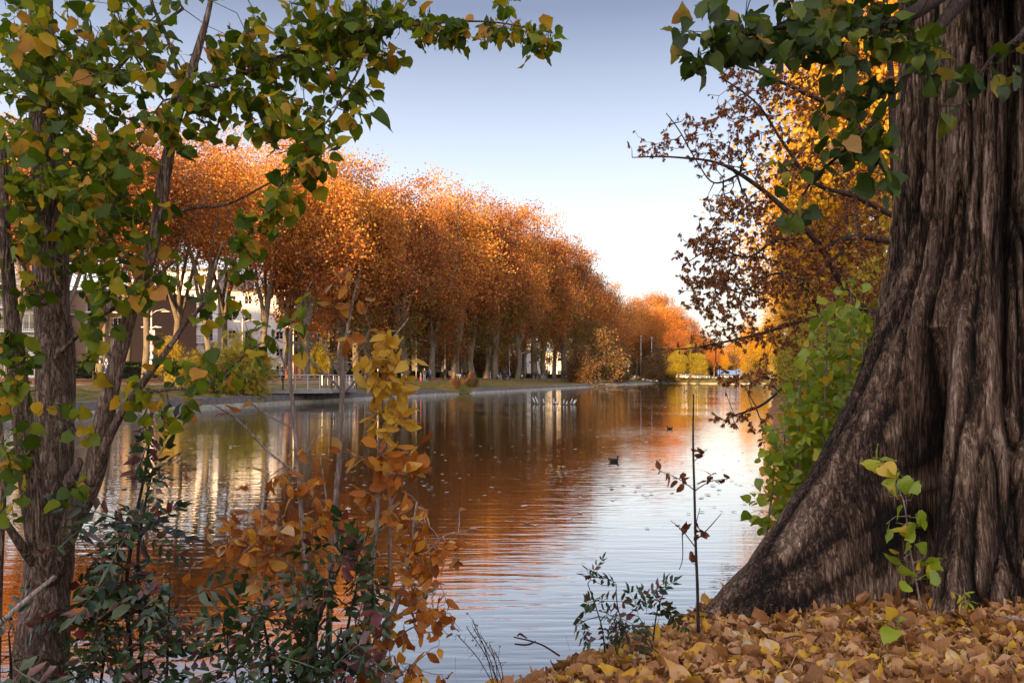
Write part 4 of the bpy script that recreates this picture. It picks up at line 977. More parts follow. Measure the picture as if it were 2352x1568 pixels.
g = MB(); g.add([(2.9, -1.165, 1.9), (4.1, -1.165, 1.9), (3.8, -1.165, 2.7), (2.9, -1.165, 2.7)], [(0, 1, 2, 3)]); obj('window', g, GLASS, cb)
for x in (-2.4, -1.2, 3.6):
    for sy in (-1, 1): g = MB(); g.cyl((x, sy * 1.05 - .15, .52), .52, .30, 18, 'y'); w_ = obj('wheel', g, M_TYRE, t); g = MB(); g.cyl((x, sy * 1.215 - .015, .52), .28, .03, 14, 'y'); obj('rim', g, M_RIM, w_)
# timber pile and broken trunk near the masts
q = P(1462, 868, 286); t = thing('timber_pile', 'loose pile of pale orange planks by the masts', 'planks', (q[0], q[1], 1.3)); rg = np.random.default_rng(3)
for k in range(9): g = MB(); x = rg.uniform(-1, 1); z = .2 + k * .16; g.bar((-3.5 + x, rg.uniform(-.5, .5), z * .3), (3.2 + x, rg.uniform(-.5, .5), z + .2), .22, .1); obj('plank', g, M_WOODL, t)
q = P(1425, 868, 272); t = thing('dead_tree', 'pale broken leaning trunk without leaves above the shore shrubs', 'tree', (q[0] + 0, q[1], 1.4)); g = MB()
g.tube([(0, 0, 0), (1.6, 0, 3.2), (3.6, .2, 6.2)], [.7, .6, .45], 8); g.tube([(1.6, 0, 3.2), (.2, .1, 5.8)], [.5, .3], 8); g.tube([(.9, 0, 4.6), (-1.4, .1, 6.6)], [.3, .12], 7); obj('trunk', g, M_PBARK, t, True)
# fallen branches in the water at the willow
q = P(1352, 868, 176); t = thing('fallen_branches', 'tangle of grey fallen branches lying in the water under the willow', 'branches', (q[0], q[1], 0)); g = MB()
for k in range(26):
    a = rg.uniform(-2, 6); L = rg.uniform(2, 7); p0 = np.array((a - 2, rg.uniform(-1.5, 1), rg.uniform(-.1, .9))); p2 = p0 + np.array((L * rg.choice([-1, 1]) * .9, rg.uniform(-1, 1), rg.uniform(-.9, .8))); g.tube([p0, (p0 + p2) / 2 + rg.normal(0, .25, 3), p2], [.10, .07, .02], 6)
obj('branches', g, M_PBARK, t, True)

# ---- leaves floating on the lake
rg = np.random.default_rng(8); N = 2300
d = 9 * (95 / 9) ** rg.uniform(0, 1, N); fx = rg.uniform(-.52, .34, N); x = fx * d
keep = (x > bankx(d) + 1.5) & (x < np.interp(d, EY[8:], EX[8:]) - .3)
den = fbm(x * .06, d * .03, s=6, o=2); keep &= (den + rg.uniform(-.55, .55, N) > -.05) & (d > 9 + 6 * rg.uniform(0, 1, N))
x, d = x[keep], d[keep]; n = len(x); pos = np.stack([x, d, np.full(n, .012)], 1)
M_FLOAT = leaf_mat('floating_leaves', [(0, (.20, .13, .08)), (.4, (.50, .38, .30)), (1, (.75, .68, .64))], .1, .25, spec=.6)
me = leaf_mesh('floating_leaves', LF_POPLAR, pos, rdir(rg, n) * np.array((1, 1, .05)), np.tile((0, 0, 1.), (n, 1)) + rg.normal(0, .05, (n, 3)), .075 * rg.uniform(.6, 1.3, n), .02, .03, rg)
tag(link('floating_leaves', me, M_FLOAT), 'pale fallen leaves drifting scattered on the lake', 'leaves', kind='stuff')

# ============================================================ THE BIG TRUNK
def bark_mat(name, stops, sc=(14, 14, 1.6), bs=.9, bd=.012, attr=None, rough=.85, fine=60):
    """fibrous bark: sharp fissures where a stretched noise crosses its middle, fine grain on the plates"""
    m, nt, b = new_mat(name)
    def crack(scl, k, det):
        n = noise_n(nt, 1.0, det, .6, scl, dist=.5)
        return math_n(nt, 'MINIMUM', math_n(nt, 'MULTIPLY', math_n(nt, 'ABSOLUTE', math_n(nt, 'SUBTRACT', n, .5), None), k), 1.0)
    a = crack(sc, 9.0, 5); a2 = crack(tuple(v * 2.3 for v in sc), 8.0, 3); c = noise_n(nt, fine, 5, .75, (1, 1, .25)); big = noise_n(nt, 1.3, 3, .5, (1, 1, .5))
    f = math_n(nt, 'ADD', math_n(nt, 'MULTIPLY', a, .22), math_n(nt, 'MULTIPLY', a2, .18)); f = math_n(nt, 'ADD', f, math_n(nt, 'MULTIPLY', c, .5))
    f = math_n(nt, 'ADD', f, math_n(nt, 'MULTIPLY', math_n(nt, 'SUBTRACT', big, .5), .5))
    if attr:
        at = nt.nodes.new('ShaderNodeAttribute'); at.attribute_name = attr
        f = math_n(nt, 'ADD', math_n(nt, 'MULTIPLY', f, .62), math_n(nt, 'MULTIPLY', at.outputs['Fac'], .42))  # darker furrows: fissure bark tone, strengthened to paint in relief shading
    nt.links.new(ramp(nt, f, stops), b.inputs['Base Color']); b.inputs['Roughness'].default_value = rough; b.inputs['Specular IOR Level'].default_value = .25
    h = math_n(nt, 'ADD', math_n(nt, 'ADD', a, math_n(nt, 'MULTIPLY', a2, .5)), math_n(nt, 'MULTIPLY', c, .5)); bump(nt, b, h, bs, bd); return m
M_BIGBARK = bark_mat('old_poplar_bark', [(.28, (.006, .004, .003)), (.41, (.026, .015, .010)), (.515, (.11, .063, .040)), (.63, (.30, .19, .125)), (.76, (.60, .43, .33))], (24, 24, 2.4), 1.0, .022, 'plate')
M_NBARK = bark_mat('young_poplar_bark', [(.22, (.040, .024, .016)), (.38, (.15, .095, .065)), (.54, (.32, .22, .17)), (.72, (.50, .38, .32))], (38, 38, 5), 1.0, .010, None, fine=120)
M_TWIG = bark_mat('smooth_twig_bark', [(.2, (.11, .08, .06)), (.45, (.27, .21, .18)), (.7, (.46, .38, .34))], (40, 40, 6), .5, .004)
M_DTWIG = bark_mat('dark_twig_bark', [(.3, (.018, .012, .010)), (.6, (.07, .045, .035)), (.8, (.12, .08, .065))], (40, 40, 6), .5, .004)
TX, TY = TRC; PH1 = rad(192)
tab = [(2074, 60), (2070, 200), (2062, 400), (2045, 600), (2015, 700), (1990, 800), (1960, 900), (1915, 1000), (1860, 1100), (1792, 1200), (1722, 1300), (1655, 1370), (1600, 1430)]
rz_ = []
for px, py in tab:
    k = (px - 1176) / F; cx, sy = math.cos(PH1), math.sin(PH1)
    r = (k * TY - TX) / (cx - k * sy); d = TY + sy * r; rz_.append((CAMZ - (py - HY) / F * d, r))
rz_.sort(); zt_ = [-.1] + [a for a, _ in rz_]; rt_ = [rz_[0][1] + .22] + [b for _, b in rz_]
rt_[-1] = min(rt_[-1], rt_[-2])
zs = np.concatenate([np.linspace(-.25, 4.6, 470), np.linspace(4.65, 10, 60)]); NT = 900
th = np.linspace(0, 2 * np.pi, NT, endpoint=False); TH, Z = np.meshgrid(th, zs)
def dang(a, b): return (a - b + np.pi) % (2 * np.pi) - np.pi
core = np.interp(zs, [-.3, .3, .8, 1.6, 2.6, 3.4, 6, 10], [1.02, .96, .88, .80, .74, .71, .66, .55])[:, None]
r1 = (np.interp(zs, zt_ + [7, 10], rt_ + [.80, .6]) - .14 * np.clip((zs - 1.5) / 1.2, 0, 1))[:, None]
R = core + np.maximum(r1 - core, 0) * np.exp(-np.abs(dang(TH, PH1) / np.interp(r1, [.9, 2.8], [.55, .30])) ** 1.7)
def lobe(phi, rb, zf, sg, p=1.8):
    return np.maximum(np.interp(zs, [-.3, .25, .25 + zf * .35, .25 + zf], [rb, rb - .08, rb * .35, 0])[:, None], 0) * np.exp(-np.abs(dang(TH, rad(phi)) / sg) ** p)
R = R + lobe(226, .60, 3.0, .12) + lobe(250, .16, 2.4, .28) + lobe(294, .48, 1.5, .20) + lobe(330, .6, 1.6, .25) + lobe(20, .7, 1.6, .3) + lobe(75, .6, 1.5, .3) + lobe(130, .8, 1.7, .3)
wig = .05 * vnoise(Z * .8, Z * 0 + 3.3, s=5)
R = R - .95 * np.exp(-(dang(TH, rad(211) + wig * .5) / .085) ** 2) * np.clip((2.25 - Z) / 1.1, 0, 1) ** .8 - .42 * np.exp(-(dang(TH, rad(273) + wig) / .06) ** 2) * np.clip((2.7 - Z) / 2.2, 0, 1) - .20 * np.exp(-(dang(TH, rad(252) + wig) / .06) ** 2) * np.clip((Z - .2) / 1.0, 0, 1) - .14 * np.exp(-(dang(TH, rad(236) - wig) / .04) ** 2) * np.clip((Z - .9), 0, 1)
cxn, cyn = np.cos(TH), np.sin(TH)
fl = fbm(cxn * 5.5, cyn * 5.5, Z * .30, s=21, o=2); R = R * (1 + .055 * fl)
warp = .55 * fbm(cxn * 2.2, cyn * 2.2, Z * 1.1, s=33, o=2)
aa = TH * 15 + warp * 5.0
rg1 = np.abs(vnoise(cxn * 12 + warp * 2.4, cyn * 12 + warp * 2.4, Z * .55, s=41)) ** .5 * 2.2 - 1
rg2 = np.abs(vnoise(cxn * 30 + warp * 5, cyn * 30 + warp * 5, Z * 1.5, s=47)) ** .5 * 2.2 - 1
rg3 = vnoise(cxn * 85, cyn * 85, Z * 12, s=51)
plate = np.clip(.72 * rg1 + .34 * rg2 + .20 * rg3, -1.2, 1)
smooth1 = 1 - .55 * np.exp(-(dang(TH, PH1) / .35) ** 2) * np.clip((2.6 - Z) / 2, 0, 1)
R = R + .055 * plate * smooth1 + .004 * rg3
X = TX + cxn * R; Y = TY + cyn * R
V = np.stack([X, Y, Z], -1).reshape(-1, 3); nz_ = len(zs)
ii = (np.arange(nz_ - 1) * NT)[:, None] + np.arange(NT)[None]; jj = (np.arange(nz_ - 1) * NT)[:, None] + ((np.arange(NT) + 1) % NT)[None]
Fq = np.stack([ii, jj, jj + NT, ii + NT], -1).reshape(-1, 4)
BT = thing('poplar_tree', 'huge old poplar with deeply furrowed trunk and a long buttress root on the leafy bank', 'tree', (TX, TY, .4))
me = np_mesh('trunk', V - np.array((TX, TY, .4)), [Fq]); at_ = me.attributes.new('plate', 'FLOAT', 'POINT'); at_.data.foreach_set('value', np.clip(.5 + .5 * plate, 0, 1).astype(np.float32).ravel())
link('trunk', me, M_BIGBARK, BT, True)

# ============================================================ HELPERS FOR NEAR PLANTS
def smooth_path(pts, n=6):
    pts = [np.array(p, float) for p in pts]; out = []
    for i in range(len(pts) - 1):
        p0 = pts[max(i - 1, 0)]; p1 = pts[i]; p2 = pts[i + 1]; p3 = pts[min(i + 2, len(pts) - 1)]
        for k in range(n):
            t = k / n; out.append(.5 * ((2 * p1) + (-p0 + p2) * t + (2 * p0 - 5 * p1 + 4 * p2 - p3) * t * t + (-p0 + 3 * p1 - 3 * p2 + p3) * t ** 3))
    out.append(pts[-1]); return out
def limb_pts(spec):
    "spec rows (px, py, depth, width px) -> world path with radii"
    q = [np.append(P(a, b_, d), w_ / 2 / F * d) for a, b_, d, w_ in spec]; s = smooth_path(q); return [v[:3] for v in s], [max(.0012, float(v[3])) for v in s]
def limb_mesh(mb, spec, n=12, rough=.0, seed=0):
    p, r = limb_pts(spec)
    if rough:
        o = len(mb.v); mb.tube(p, r, n)
        for i in range(o, len(mb.v)):
            x, y, z = mb.v[i]; f = rough * float(vnoise(x * 14, y * 14, z * 3, s=seed)); j = min((i - o) // n, len(p) - 1); c = p[j]
            mb.v[i] = (x + (x - c[0]) * f, y + (y - c[1]) * f, z)
    else: mb.tube(p, r, n)
    return p, r
def blob_targets(rng, blobs, per=3.0):
    T_ = []
    for cx, cy, rx, ry, n, d, dd in blobs:
        k = max(1, int(round(n / per)))
        a = rng.normal(0, .55, (k, 2)); a = np.clip(a, -1.25, 1.25)
        for u, v in a: T_.append(P(cx + u * rx, cy + v * ry, d + rng.normal(0, dd)))
    return np.array(T_)
def plant(root, limbs_, blobs, tmpl, mat, size, rng, wood, per=3.0, tip=.0022, bias=(0, 0, -.9), nb=(0, -.6, .5), curl=.25, fold=.15, spread=.05, minw=None, limb_n=12, rough=.0, seg=.25, sag=.0, jit=.12, tname='trunk', fname='foliage', wood_parts=True, nside=5, alpha=.35, pw=.40, szr=(.65, 1.25), twist=.2, extra=None, more=None, skip=None):
    """limbs_: list of specs; twigs grow from them to every leaf cluster"""
    off = np.array(root.location); sk = Skel(); nodes = []
    G = []; rid = []
    for i, sp in enumerate(limbs_):
        g = MB(); p, r = limb_mesh(g, sp, limb_n, rough, i); G.append(g); sk.chain(p, r, -1); rid += [i] * len(p)
    nb1 = int(sum(max(1, round(b_[4] / per)) for b_ in blobs)); T_ = blob_targets(rng, list(blobs) + list(more[0] if more else []), per); ids = sk.grow(T_, alpha, sag, jit, rng, seg)
    for j in range(len(rid), len(sk.p)): rid.append(rid[sk.par[j]])
    for i, g in enumerate(G):
        if any(rid[j] == i and sk.fix[j] is None for j in range(len(rid))):
            me = sk.mesh('t', tip, pw, nside, only=lambda j: sk.fix[j] is None and rid[j] == i)
            g.add([v.co[:] for v in me.vertices], [tuple(f_.vertices) for f_ in me.polygons]); D.meshes.remove(me)
        obj(tname if i == 0 else ('branch' if tname == 'trunk' else tname), g, wood, root, True, off=off)
    reps = np.array([int(rng.poisson(per - 1) + 1) for _ in T_])
    if skip is not None: reps = np.where(skip(T_) & (rng.uniform(0, 1, len(T_)) < .75), 0, reps)
    k = np.repeat(np.arange(len(T_)), reps); n = len(k)
    # leaves hang off points back along the last twig
    par = np.array([sk.p[sk.par[ids[j]]] for j in range(len(T_))]); f = rng.uniform(0, .55, (n, 1)); base = T_[k] * (1 - f) + par[k] * f
    dr = rdir(rng, n, bias); sz = size * rng.uniform(*szr, n)
    if callable(extra): sz = sz * extra(base)
    pet = {id(LF_POPLAR): .5, id(LF_MAPLE): .35, id(LF_OVAL): .1}.get(id(tmpl), .0)
    pos = base + dr * (sz * pet)[:, None] + rng.normal(0, spread * .15, (n, 3))
    for q, mt, lb in ((k < nb1, mat, None), (k >= nb1, more[1] if more else None, more[2] if more else None)):
        if mt is None or not q.any(): continue
        m = int(q.sum()); me = leaf_mesh(fname, tmpl, pos[q] - off, dr[q], rdir(rng, m, nb), sz[q], curl, fold, rng, rng.uniform(.62, 1.2, m), twist)
        o = link(fname, me, mt, root)
        if lb: o['label'] = lb
    return o

# ---- right canopy and shoots of the big poplar
M_POPR = leaf_mat('dark_poplar_leaves', [(0, (.028, .055, .005)), (.5, (.060, .105, .006)), (.8, (.14, .18, .010)), (.93, (.38, .30, .03)), (1, (.50, .24, .06))], .42, .52, 18, .35, .5)
M_LAWNLEAF = leaf_mat('fresh_poplar_leaves', [(0, (.20, .29, .02)), (.6, (.36, .45, .03)), (.80, (.56, .50, .03)), (.88, (.72, .50, .03)), (1, (.72, .42, .04))], .45, .32, 18, .25, .6)
rng = np.random.default_rng(77)
plant(BT, [[(2330, -260, 5.6, 190), (2200, -60, 5.1, 60), (2080, 40, 4.8, 30), (1950, 60, 4.7, 18), (1800, 62, 4.6, 12), (1650, 100, 4.6, 6)],
           [(2300, -120, 5.2, 60), (2160, 60, 4.9, 26), (2070, 190, 4.8, 14), (1990, 300, 4.7, 9), (1880, 400, 4.7, 6), (1830, 470, 4.7, 4)],
           [(2420, -100, 5.2, 40), (2360, 60, 4.7, 14), (2280, 130, 4.6, 8), (2240, 190, 4.6, 4)]],
      [(1610, 100, 45, 50, 34, 4.6, .12), (1700, 70, 80, 70, 85, 4.65, .15), (1830, 60, 100, 90, 120, 4.7, .2), (1950, 70, 100, 100, 120, 4.7, .25), (2050, 60, 90, 90, 80, 4.7, .2), (1960, 210, 80, 55, 46, 4.7, .15), (2010, 290, 50, 60, 36, 4.7, .12),
       (1830, 400, 60, 30, 13, 4.6, .1), (1835, 480, 50, 30, 11, 4.5, .06), (1960, 340, 60, 40, 16, 4.6, .1), (2110, 110, 60, 90, 26, 4.6, .12), (2180, 200, 60, 40, 8, 4.6, .1), (2260, 140, 70, 50, 12, 4.5, .1), (2335, 120, 30, 60, 10, 4.4, .1), (2030, 400, 25, 40, 8, 4.6, .1),
       (1900, -120, 250, 90, 160, 4.9, .4), (2300, -200, 200, 120, 120, 5.0, .6)],
      LF_POPLAR, M_POPR, .100, rng, M_DTWIG, tip=.0022, fname='crown', tname='branch', seg=.35)
# limbs above the picture
g = MB()
for a, L in ((.4, 4.5), (2.1, 5), (3.6, 4), (5.2, 4.6)):
    p0 = np.array((TX, TY, 9.2)); p = [p0, p0 + np.array((math.cos(a) * L * .3, math.sin(a) * L * .3, L * .5)), p0 + np.array((math.cos(a) * L * .6, math.sin(a) * L * .6, L * 1.0))]; g.tube(p, [.4, .26, .1], 10)
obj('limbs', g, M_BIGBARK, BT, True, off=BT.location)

# young shoots
def sprout(label, stems, blobs, tmpl, mat, size, wood, cat='sapling', name='sapling', group=None, seed=1, **kw):
    rng = np.random.default_rng(seed); b0 = P(*stems[0][0][:3]); t = thing(name, label, cat, b0, group=group)
    plant(t, stems, blobs, tmpl, mat, size, rng, wood, tname='stem', **kw); return t
SK = [(1955, 660, 7.6), (1925, 700, 7.9), (1900, 690, 7.3), (1868, 770, 7.8), (1838, 850, 7.5), (1806, 920, 7.7), (1780, 985, 7.4), (1985, 760, 7.4)]
for i, (px, py, d) in enumerate(SK):
    bx = px + (14 if i % 2 else -6) - 20; yb = 868 + (CAMZ - .30) / d * F
    bl = []; 
    for y in np.arange(py, yb - 30, 38): bl.append((px + (bx - px) * (y - py) / (yb - py), y, 34, 16, 17 if y > py + 50 else 6, d, .12))
    sprout('upright green poplar shoot beside the buttress root, %s from its left' % ordw([8, 7, 6, 5, 3, 2, 1, 4][i] if i < 8 else 8) if i != 7 else 'upright green poplar shoot half hidden by the big trunk', [[(bx, yb, d, 7), (px - 6, (yb + py) / 2, d, 5), (px, py, d, 2)]], bl, LF_POPLAR, M_LAWNLEAF, .096, M_TWIG, group='green poplar shoots by the big trunk', seed=100 + i, per=2, seg=.3, bias=(0, -.2, -.3), curl=.15)
sprout('thin bluish green poplar shoot climbing in front of the big trunk', [[(2118, 1405, 4.45, 5), (2092, 1270, 4.4, 4), (2075, 1150, 4.4, 3), (2040, 1085, 4.4, 2), (2012, 1045, 4.4, 2)]],
       [(2015, 1060, 22, 14, 6, 4.4, .04), (2060, 1090, 35, 15, 5, 4.4, .04), (2080, 1140, 45, 15, 6, 4.4, .04), (2085, 1200, 45, 20, 7, 4.4, .05), (2105, 1270, 45, 25, 8, 4.4, .05), (2110, 1330, 30, 20, 4, 4.4, .04)], LF_POPLAR, M_LAWNLEAF, .095, M_TWIG, seed=5, per=1.4, bias=(0, -.3, 0), seg=.2)
sprout('tiny green seedling at the foot of the big trunk', [[(2205, 1412, 4.6, 3), (2212, 1370, 4.6, 2)]], [(2212, 1360, 22, 24, 14, 4.6, .03)], LF_OVAL, M_LAWNLEAF, .045, M_TWIG, cat='seedling', seed=6, per=2)
sprout('few green leaves sprouting out of the brown litter', [[(2070, 1445, 4.3, 3), (2065, 1425, 4.3, 2)]], [(2065, 1432, 28, 12, 5, 4.3, .05)], LF_POPLAR, M_LAWNLEAF, .085, M_TWIG, cat='seedling', seed=7, per=1.5, bias=(0, -.5, .3))

# ============================================================ LEFT FOREGROUND POPLAR
M_POPL = leaf_mat('turning_poplar_leaves', [(0, (.050, .095, .004)), (.42, (.13, .20, .005)), (.72, (.27, .31, .010)), (.87, (.50, .36, .012)), (.93, (.68, .38, .02)), (1, (.62, .27, .05))], .55, .55, 16, .30, .45)
LT = thing('poplar_tree', 'several stemmed young poplar with green and yellow leaves at the left edge', 'tree', P(95, 1640, 3.7))
rng = np.random.default_rng(3)
LL = [[(80, 1660, 3.7, 135), (90, 1560, 3.7, 108), (102, 1400, 3.75, 98), (114, 1280, 3.8, 92), (125, 1150, 3.85, 84), (128, 1000, 3.9, 84), (122, 850, 3.95, 80), (115, 600, 4.0, 76), (110, 420, 4.0, 70), (100, 250, 4.05, 60), (95, 50, 4.1, 50), (90, -200, 4.1, 36)],
      [(112, 1330, 3.70, 60), (92, 1240, 3.62, 52), (70, 1100, 3.6, 48), (45, 900, 3.6, 40), (25, 700, 3.6, 32), (10, 500, 3.6, 24), (5, 300, 3.6, 16)],
      [(125, 1310, 3.72, 50), (165, 1200, 3.65, 46), (215, 1080, 3.65, 46), (245, 930, 3.65, 40), (298, 720, 3.65, 34), (348, 570, 3.65, 30), (392, 330, 3.65, 26), (432, 190, 3.65, 18), (478, 30, 3.65, 13), (500, -100, 3.65, 9)],
      [(205, 1110, 3.62, 26), (263, 978, 3.6, 20), (331, 875, 3.6, 16), (378, 812, 3.6, 14), (427, 741, 3.6, 11), (470, 690, 3.6, 8), (510, 560, 3.6, 5)],
      [(320, 903, 3.6, 10), (395, 893, 3.58, 9), (462, 887, 3.56, 8), (540, 835, 3.55, 6), (575, 800, 3.55, 4)],
      [(415, 215, 3.65, 14), (500, 195, 3.7, 12), (621, 141, 3.75, 11), (762, 88, 3.8, 9), (868, 67, 3.8, 7), (1008, 53, 3.8, 5), (1114, 50, 3.8, 4), (1201, 63, 3.8, 3), (1240, 88, 3.8, 2)],
      [(612, 460, 3.5, 4), (628, 446, 3.5, 4), (692, 362, 3.5, 4), (720, 316, 3.5, 5), (755, 274, 3.55, 5), (790, 218, 3.6, 5), (825, 158, 3.7, 5), (843, 88, 3.78, 6)],
      [(110, 560, 4.0, 14), (200, 460, 3.9, 12), (300, 350, 3.8, 9), (360, 300, 3.8, 6)],
      [(120, 830, 3.9, 12), (210, 740, 3.8, 11), (290, 690, 3.7, 9), (400, 600, 3.7, 6)],
      [(110, 300, 4.0, 16), (230, 200, 3.9, 12), (330, 90, 3.9, 9), (420, 20, 3.9, 7)],
      [(350, 520, 3.65, 12), (430, 480, 3.7, 8), (520, 470, 3.7, 6), (620, 420, 3.7, 4)],
      [(378, 140, 4.2, 9), (410, 180, 4.15, 8), (385, 90, 4.2, 8), (350, 10, 4.2, 7), (340, -60, 4.2, 6)],
      [(0, 1180, 3.5, 14), (40, 1240, 3.52, 20), (75, 1290, 3.62, 24)],
      [(165, 1110, 3.75, 40), (180, 1075, 3.7, 30), (182, 1050, 3.7, 10)],
      [(105, 700, 3.6, 10), (60, 620, 3.5, 8), (20, 560, 3.5, 6)]]
LB = [(80, 120, 130, 150, 210, 3.8, .3), (230, 150, 110, 120, 105, 3.8, .25), (60, 400, 100, 150, 130, 3.7, .25), (220, 370, 120, 120, 135, 3.75, .25), (320, 60, 80, 60, 22, 3.9, .15), (480, 210, 90, 80, 75, 3.7, .15), (560, 120, 80, 80, 58, 3.75, .15), (650, 190, 80, 80, 52, 3.75, .15), (700, 70, 100, 60, 60, 3.8, .15), (820, 60, 80, 50, 40, 3.8, .1),
      (400, 290, 70, 50, 30, 3.6, .1), (620, 280, 60, 50, 30, 3.6, .1), (720, 300, 60, 60, 30, 3.55, .1), (800, 220, 50, 50, 16, 3.65, .1), (690, 375, 60, 34, 26, 3.5, .08), (655, 440, 45, 40, 18, 3.5, .08), (560, 540, 40, 70, 22, 3.65, .1), (610, 500, 40, 30, 10, 3.6, .1),
      (200, 550, 110, 100, 80, 3.75, .2), (70, 620, 90, 120, 58, 3.75, .2), (290, 480, 70, 60, 26, 3.7, .1), (240, 660, 70, 70, 34, 3.65, .15), (330, 640, 50, 40, 10, 3.55, .1), (60, 800, 70, 110, 26, 3.55, .12), (40, 950, 60, 80, 16, 3.5, .1), (200, 800, 50, 60, 14, 3.5, .1), (400, 620, 60, 60, 10, 3.6, .1),
      (395, 850, 70, 60, 18, 3.55, .08), (500, 740, 60, 60, 14, 3.6, .1), (520, 860, 70, 40, 13, 3.5, .06), (340, 940, 80, 40, 12, 3.5, .06), (110, 930, 60, 50, 12, 3.4, .06), (30, 1080, 40, 60, 12, 3.5, .08), (140, 1120, 50, 40, 7, 3.5, .06), (20, 1160, 30, 60, 8, 3.4, .06), (640, 770, 40, 40, 7, 3.55, .05), (690, 715, 40, 30, 6, 3.55, .05),
      (960, 55, 90, 30, 20, 3.8, .08), (1060, 75, 60, 30, 18, 3.8, .06), (1120, 70, 50, 30, 13, 3.8, .06), (1180, 75, 50, 34, 18, 3.8, .05), (1240, 90, 32, 34, 14, 3.75, .05), (860, 120, 60, 40, 20, 3.8, .08), (780, 150, 60, 50, 24, 3.7, .08), (820, 250, 30, 30, 8, 3.6, .05), (900, 30, 80, 30, 24, 3.8, .08), (1180, 5, 50, 15, 5, 3.8, .05), (780, -60, 200, 40, 50, 3.9, .2), (300, -120, 300, 100, 160, 4.0, .3)]
plant(LT, LL, [(a, b_, c, e, n * 2.05, d_, f) for a, b_, c, e, n, d_, f in LB], LF_POPLAR, M_POPL, .062, rng, M_NBARK, limb_n=18, rough=.22, tip=.0016, fname='crown', seg=.3, bias=(0, 0, -.8), curl=.38, szr=(.6, 1.25), skip=lambda q: (np.abs(1176 + q[:, 0] / q[:, 1] * F - 118) < 42) & (q[:, 2] < 2.6) & (q[:, 2] > 1.2))
# a dead stick leaning on it
g = MB(); limb_mesh(g, [(-40, 1470, 3.4, 14), (40, 1395, 3.45, 13), (128, 1322, 3.55, 11)], 8); tag(obj('dead_stick', g, M_TWIG, None, True), 'grey dead stick leaning against the young poplar trunk', 'stick')
LT2 = sprout('thin dark stem at the very left edge of the picture', [[(-10, 1640, 4.2, 16), (0, 1300, 4.2, 14), (8, 1100, 4.2, 12), (-5, 900, 4.2, 8)]], [(0, 1050, 30, 80, 10, 4.2, .05)], LF_POPLAR, M_POPL, .09, M_NBARK, seed=9)

# ============================================================ BROWN SEEDED TREE ON THE RIGHT
M_KEYS = leaf_mat('brown_seed_clusters', [(0, (.12, .038, .016)), (.5, (.27, .092, .032)), (.85, (.40, .15, .045)), (1, (.50, .25, .07))], .30, .7)
AS = thing('ash_tree', 'arching tree hung with brown seed clusters reaching over the water', 'tree', (8.2, 14.6, .6)); rng = np.random.default_rng(14); D0 = 14.0
AL = [[(2280, 1060, 14.6, 60), (2260, 900, 14.4, 52), (2210, 780, 14.2, 44), (2150, 700, 14.0, 36), (2080, 560, 13.9, 30), (2060, 420, 13.8, 24), (2050, 250, 13.8, 18), (2040, 60, 13.8, 10)],
      [(2170, 740, 14.1, 26), (2050, 730, 14, 20), (1960, 690, 14, 17), (1880, 560, 14, 15), (1780, 460, 14, 12), (1700, 400, 14, 9), (1640, 372, 14, 6), (1560, 362, 14, 4.5), (1500, 360, 14, 3.5), (1452, 362, 14, 2)],
      [(2065, 440, 13.8, 18), (1960, 280, 13.8, 13), (1850, 215, 13.8, 9), (1740, 165, 13.8, 6), (1680, 135, 13.8, 3)],
      [(2060, 740, 14, 20), (1950, 720, 13.6, 12), (1850, 735, 13.2, 9), (1750, 765, 13, 7), (1640, 790, 12.8, 5), (1560, 802, 12.8, 3), (1500, 800, 12.8, 2)],
      [(2080, 560, 13.9, 18), (1960, 545, 13.6, 12), (1870, 575, 13.5, 9), (1790, 548, 13.5, 7), (1720, 590, 13.5, 5), (1640, 572, 13.5, 4), (1575, 605, 13.5, 2)],
      [(2120, 780, 14, 18), (1960, 830, 13.5, 11), (1830, 870, 13, 8), (1750, 930, 12.6, 6), (1680, 955, 12.4, 3)],
      [(2060, 500, 13.8, 14), (1960, 450, 13.8, 11), (1870, 420, 13.8, 9), (1800, 330, 13.8, 7), (1740, 240, 13.8, 5), (1660, 180, 13.8, 3)],
      [(1700, 400, 14, 6), (1640, 420, 14, 4), (1600, 370, 14, 3), (1560, 300, 14, 3), (1530, 260, 14, 2)],
      [(1940, 570, 13.6, 8), (1860, 640, 13.4, 7), (1780, 628, 13.3, 6), (1700, 672, 13.2, 4), (1640, 640, 13.2, 3), (1590, 668, 13.2, 1.5)]]
AB = [(1510, 335, 60, 28, 30, 14, .3), (1590, 300, 60, 45, 46, 14, .35), (1650, 350, 60, 50, 60, 14, .4), (1700, 270, 60, 80, 120, 13.9, .5), (1800, 200, 80, 70, 130, 13.9, .5), (1690, 155, 50, 40, 36, 13.8, .3), (1900, 300, 90, 120, 190, 13.9, .6), (1800, 380, 80, 60, 120, 13.9, .5), (1700, 480, 80, 40, 120, 14, .5), (1640, 560, 70, 45, 130, 13.6, .5),
      (1800, 540, 110, 80, 210, 13.7, .6), (1960, 500, 80, 110, 170, 13.8, .6), (1650, 635, 80, 40, 140, 13.3, .5), (1800, 660, 140, 60, 230, 13.4, .6), (1640, 700, 60, 40, 70, 13.2, .4), (1900, 640, 100, 90, 130, 13.6, .6), (1700, 760, 90, 35, 80, 13, .4), (1600, 795, 60, 14, 24, 12.8, .2), (1840, 780, 110, 50, 90, 13, .4), (1960, 800, 60, 70, 60, 13.4, .4), (1740, 860, 70, 30, 40, 12.8, .3), (1690, 955, 45, 16, 22, 12.4, .2), (1990, 200, 60, 90, 70, 13.8, .5), (2000, 650, 60, 100, 60, 13.8, .5), (1750, 985, 22, 40, 12, 12.4, .1), (1665, 880, 14, 30, 8, 12.6, .1)]
